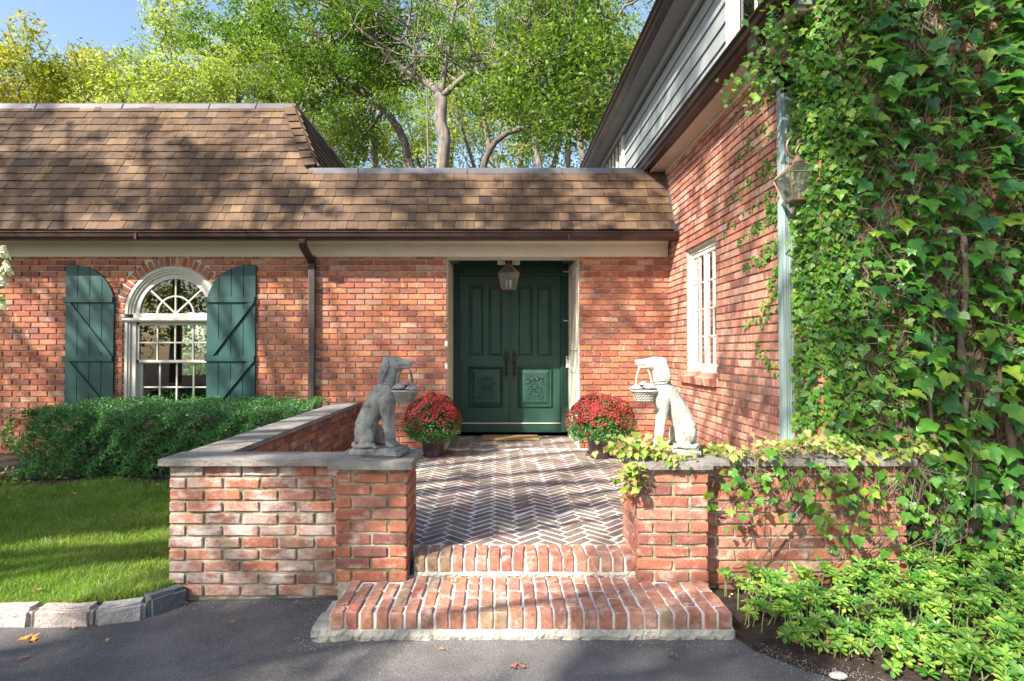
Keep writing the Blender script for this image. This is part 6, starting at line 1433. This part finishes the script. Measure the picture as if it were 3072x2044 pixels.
for i in range(60):
    x, y = random.uniform(-30, 13), random.uniform(20, 32); l_ = random.gauss(0, 1.6); mb.tube([(x, y, 2), (x + l_ * .5 + G_(0, .3), y, 7), (x + l_, y, 10), (x + l_ * 1.2 + G_(0, .6), y, 13 if x > -14 else 11.5)], [.11, .08, .05, .02], 5, caps=False)
    for k in range(3): z = random.uniform(5, 10); a_ = random.choice((-1, 1)) * random.uniform(.8, 2.2); xx_ = x + l_ * (z - 4) / 8; mb.tube([(xx_, y, z), (xx_ + a_ * .5, y + .2, z + 1), (xx_ + a_, y + .3, z + 1.6 + random.random())], [.045, .03, .012], 4, caps=False)
mb.build('trunks', M['bark'], wood, smooth=True)['kind'] = 'stuff'
# upper oak bough hanging over the top left of the centre, in front of the pale trees
ob = [(x, y) for x, y in ((560, 20), (620, 60), (700, 40), (560, 80), (600, 130), (760, 80), (820, 30), (680, 110), (900, 60), (850, 120), (1000, 60), (1100, 30), (950, 140), (1180, 300), (1050, 180), (1000, 330), (1080, 60), (900, 260))]
cs = []
for (a, b) in ob:
    for j in range(4): p = at(a + random.gauss(0, 30), b + random.gauss(0, 25), random.uniform(14, 16.5)); cs.append(p[:])
cloud('crown', oak, cs, [random.uniform(.25, .55) for _ in cs], 90, (.05, .11), M['leaf_oak'])
# ------------------------------------------------------------------ trees on the viewer's side: they shade the house and mirror in its panes
LIT = [(1130, 1700, 1930, 2044), (0, 180, 1890, 1960), (1000, 2150, 1730, 1890), (540, 1230, 1470, 1780), (960, 1340, 800, 1090), (1745, 2000, 880, 1070), (2170, 2360, 900, 1160), (60, 510, 1580, 1800), (1840, 2120, 1080, 1380), (1900, 2130, 1400, 1720), (1450, 1800, 1350, 1500), (2200, 2950, 1680, 1900), (1250, 1900, 1650, 1730), (620, 770, 800, 1180)]  # zones kept sunlit: tree crowns are shaped to leave them unshaded
def lit(p):
    if p[1] < 1: return False
    a, b = PX0 + p[0] / p[1] * F_PX, 1052 - (p[2] - EYE) / p[1] * F_PX
    return any(x0 < a < x1 and y0 < b < y1 for x0, x1, y0, y1 in LIT)
def shade_tree(label, base, h, rad, targets, per, m, dist=(15, 21), rr=(.35, .8), dens=.6, size=(.10, .20), extra=30):
    """targets: points of the scene that this tree shades; its boughs pass between them and the sun"""
    t = thing('oak_tree', label, 'tree', (base[0], base[1], -.3), 'trees across the drive'); mb = MB(); cs = []; rs = []
    mb.tube([(base[0], base[1], -.3), (base[0] + .1, base[1], h * .35), (base[0] - .1, base[1] + .2, h * .7), (base[0], base[1] + .3, h)], [.38, .30, .22, .10], 9, jit=.06)
    for (p, n_, sp_) in targets:
        for i in range(max(1, int(n_ * dens))):
            k = random.uniform(*dist); q = Vector(p) + Vector([random.gauss(0, s) for s in sp_])
            if lit(q): continue
            q += SUN_DIR * k; cs.append(q[:]); rs.append(random.uniform(*rr))
            if i % 5 == 0: s0 = Vector((base[0], base[1], min(h, max(3, q.z - 2)))); mb.tube([s0, s0.lerp(q, .5) + Vector((random.gauss(0, .3), random.gauss(0, .3), .3)), q], [.09, .05, .02], 5, caps=False)
    for i in range(extra): a = random.uniform(0, 6.28); cs.append((base[0] + rad * random.random() * math.cos(a), base[1] + rad * random.random() * math.sin(a), h + random.uniform(-1.5, 2.0))); rs.append(.7)
    mb.build('trunk', M['bark'], t, smooth=True); cloud('crown', t, cs, rs, per, size, m)
G = random.gauss
T1 = [((-7.0, 7.6, 1.2), 7, (.6, .1, .8)), ((-5.4, 7.5, .5), 5, (.5, .1, .3)), ((-4.2, 6.4, .6), 8, (.9, .4, .2)), ((-3.2, 6.4, .5), 3, (.5, .3, .2)), ((-4.5, 5.3, -.1), 10, (.9, .35, .05)), ((-6.0, 4.8, -.1), 7, (.8, .5, .05)), ((-3.2, 5.3, -.1), 3, (.4, .15, .05)),
      ((-6.2, 7.8, 3.7), 12, (1.6, .2, .5)), ((-3.6, 7.6, 3.4), 7, (.7, .2, .5)), ((-6.5, 8.2, 4.5), 6, (1.4, .1, .2)), ((-1.2, 7.6, 3.3), 5, (.5, .1, .3)), ((-2.8, 7.6, 1.3), 4, (.25, .1, .5)), ((-5.2, 4.0, -.2), 3, (.3, .10, .02))]
T2 = [((1.2, 7.6, 3.4), 9, (.8, .1, .35)), ((-.9, 7.6, .5), 8, (.5, .1, .22)), ((1.6, 7.5, 2.0), 4, (.3, .1, .3)), ((1.9, 7.3, 1.5), 2, (.3, .1, .2)), ((2.3, 5.2, 3.2), 6, (.05, .6, .3)), ((2.3, 6.5, .35), 4, (.05, .5, .15)), ((-.1, 5.0, 0), 9, (.5, .6, .02)), ((.5, 6.3, 0), 8, (.5, .5, .02)), ((-.7, 6.8, 0), 4, (.3, .3, .02)), ((2.16, 7.5, 4.4), 7, (.05, 1.6, .35)),
      ((-1.3, 3.5, -.28), 5, (.25, .08, .02)), ((-1.8, 3.2, -.3), 7, (.4, .12, .02)), ((-2.6, 2.9, -.3), 6, (.4, .12, .02)), ((-1.6, 2.8, -.3), 4, (.2, .08, .02)), ((1.4, 2.85, -.25), 5, (.25, .12, .02)), ((3.2, 4.0, 2.6), 14, (.5, .05, .7)), ((3.6, 4.0, 1.2), 4, (.3, .05, .5)), ((2.6, 3.0, -.2), 5, (.5, .3, .05)), ((3.3, 3.2, -.2), 4, (.5, .3, .05))]
shade_tree('tall oak across the drive shading the left of the house', (-20, -8), 10, 4, T1, 120, M['leaf_oak'], dens=.95)
shade_tree('second oak across the drive shading the entrance and drive', (-13, -14), 10, 4, T2, 120, M['leaf_oak'])
T3 = [((-6.8, 7.9, 4.0), 16, (.9, .2, .5)), ((-5.0, 8.1, 4.3), 14, (.8, .2, .4)), ((-3.6, 7.9, 4.0), 12, (.5, .2, .5)), ((-5.5, 7.4, 3.1), 10, (1.3, .1, .2)), ((-2.2, 7.6, 3.3), 8, (.6, .1, .3)), ((.2, 7.6, 3.3), 8, (.8, .1, .3)), ((1.7, 7.6, 3.3), 8, (.4, .1, .3)),
      ((-6.4, 7.58, 1.3), 14, (.6, 0, .7)), ((-5.4, 7.55, 1.2), 9, (.3, 0, .6)), ((-4.3, 7.5, 1.6), 4, (.4, 0, .4)), ((-2.8, 7.6, 1.6), 5, (.25, 0, .6)), ((1.5, 7.6, 1.9), 5, (.4, 0, .3)), ((2.33, 5.6, 3.0), 12, (0, .8, .4)), ((2.33, 5.6, .7), 8, (0, .7, .25)), ((3.2, 4.0, 2.6), 22, (.5, 0, .8)), ((.2, 5.5, 0), 16, (.8, .9, 0)), ((-4, 5.0, -.1), 8, (1, .5, 0)), ((-.5, 3.0, -.3), 5, (.5, .2, 0)), ((2.8, 3.2, -.1), 6, (.6, .4, 0))]
shade_tree('third oak across the drive with airy boughs reaching towards the house', (-12, -3), 8, 2, T3, 42, M['leaf_oak'], dist=(8, 12.5), rr=(.12, .30), dens=1.0, size=(.05, .11), extra=4)  # unseen tree added to throw crisp dapples on roof and walls
for (x, y, lab) in ((-9, -13, 'third tree from the left'), (0, -15, 'middle tree'), (8, -12, 'tree right of the middle'), (14, -7, 'rightmost tree'), (-16, -13, 'second tree from the left'), (-23, -9, 'leftmost tree')):
    t = thing('oak_tree', lab + ' in the row behind the viewer, mirrored in the panes', 'tree', (x, y, -.3), 'trees across the drive'); mb = MB(); mb.tube([(x, y, -.3), (x + .1, y, 3), (x, y, 7)], [.3, .25, .12], 8); mb.build('trunk', M['bark'], t)
    cs = [(x + G(0, 2.2), y + G(0, 1.5), random.uniform(1.5, 7.5)) for _ in range(90)]; cloud('crown', t, cs, [random.uniform(.5, 1.1) for _ in cs], 60, (.15, .30), M['leaf_pale'])
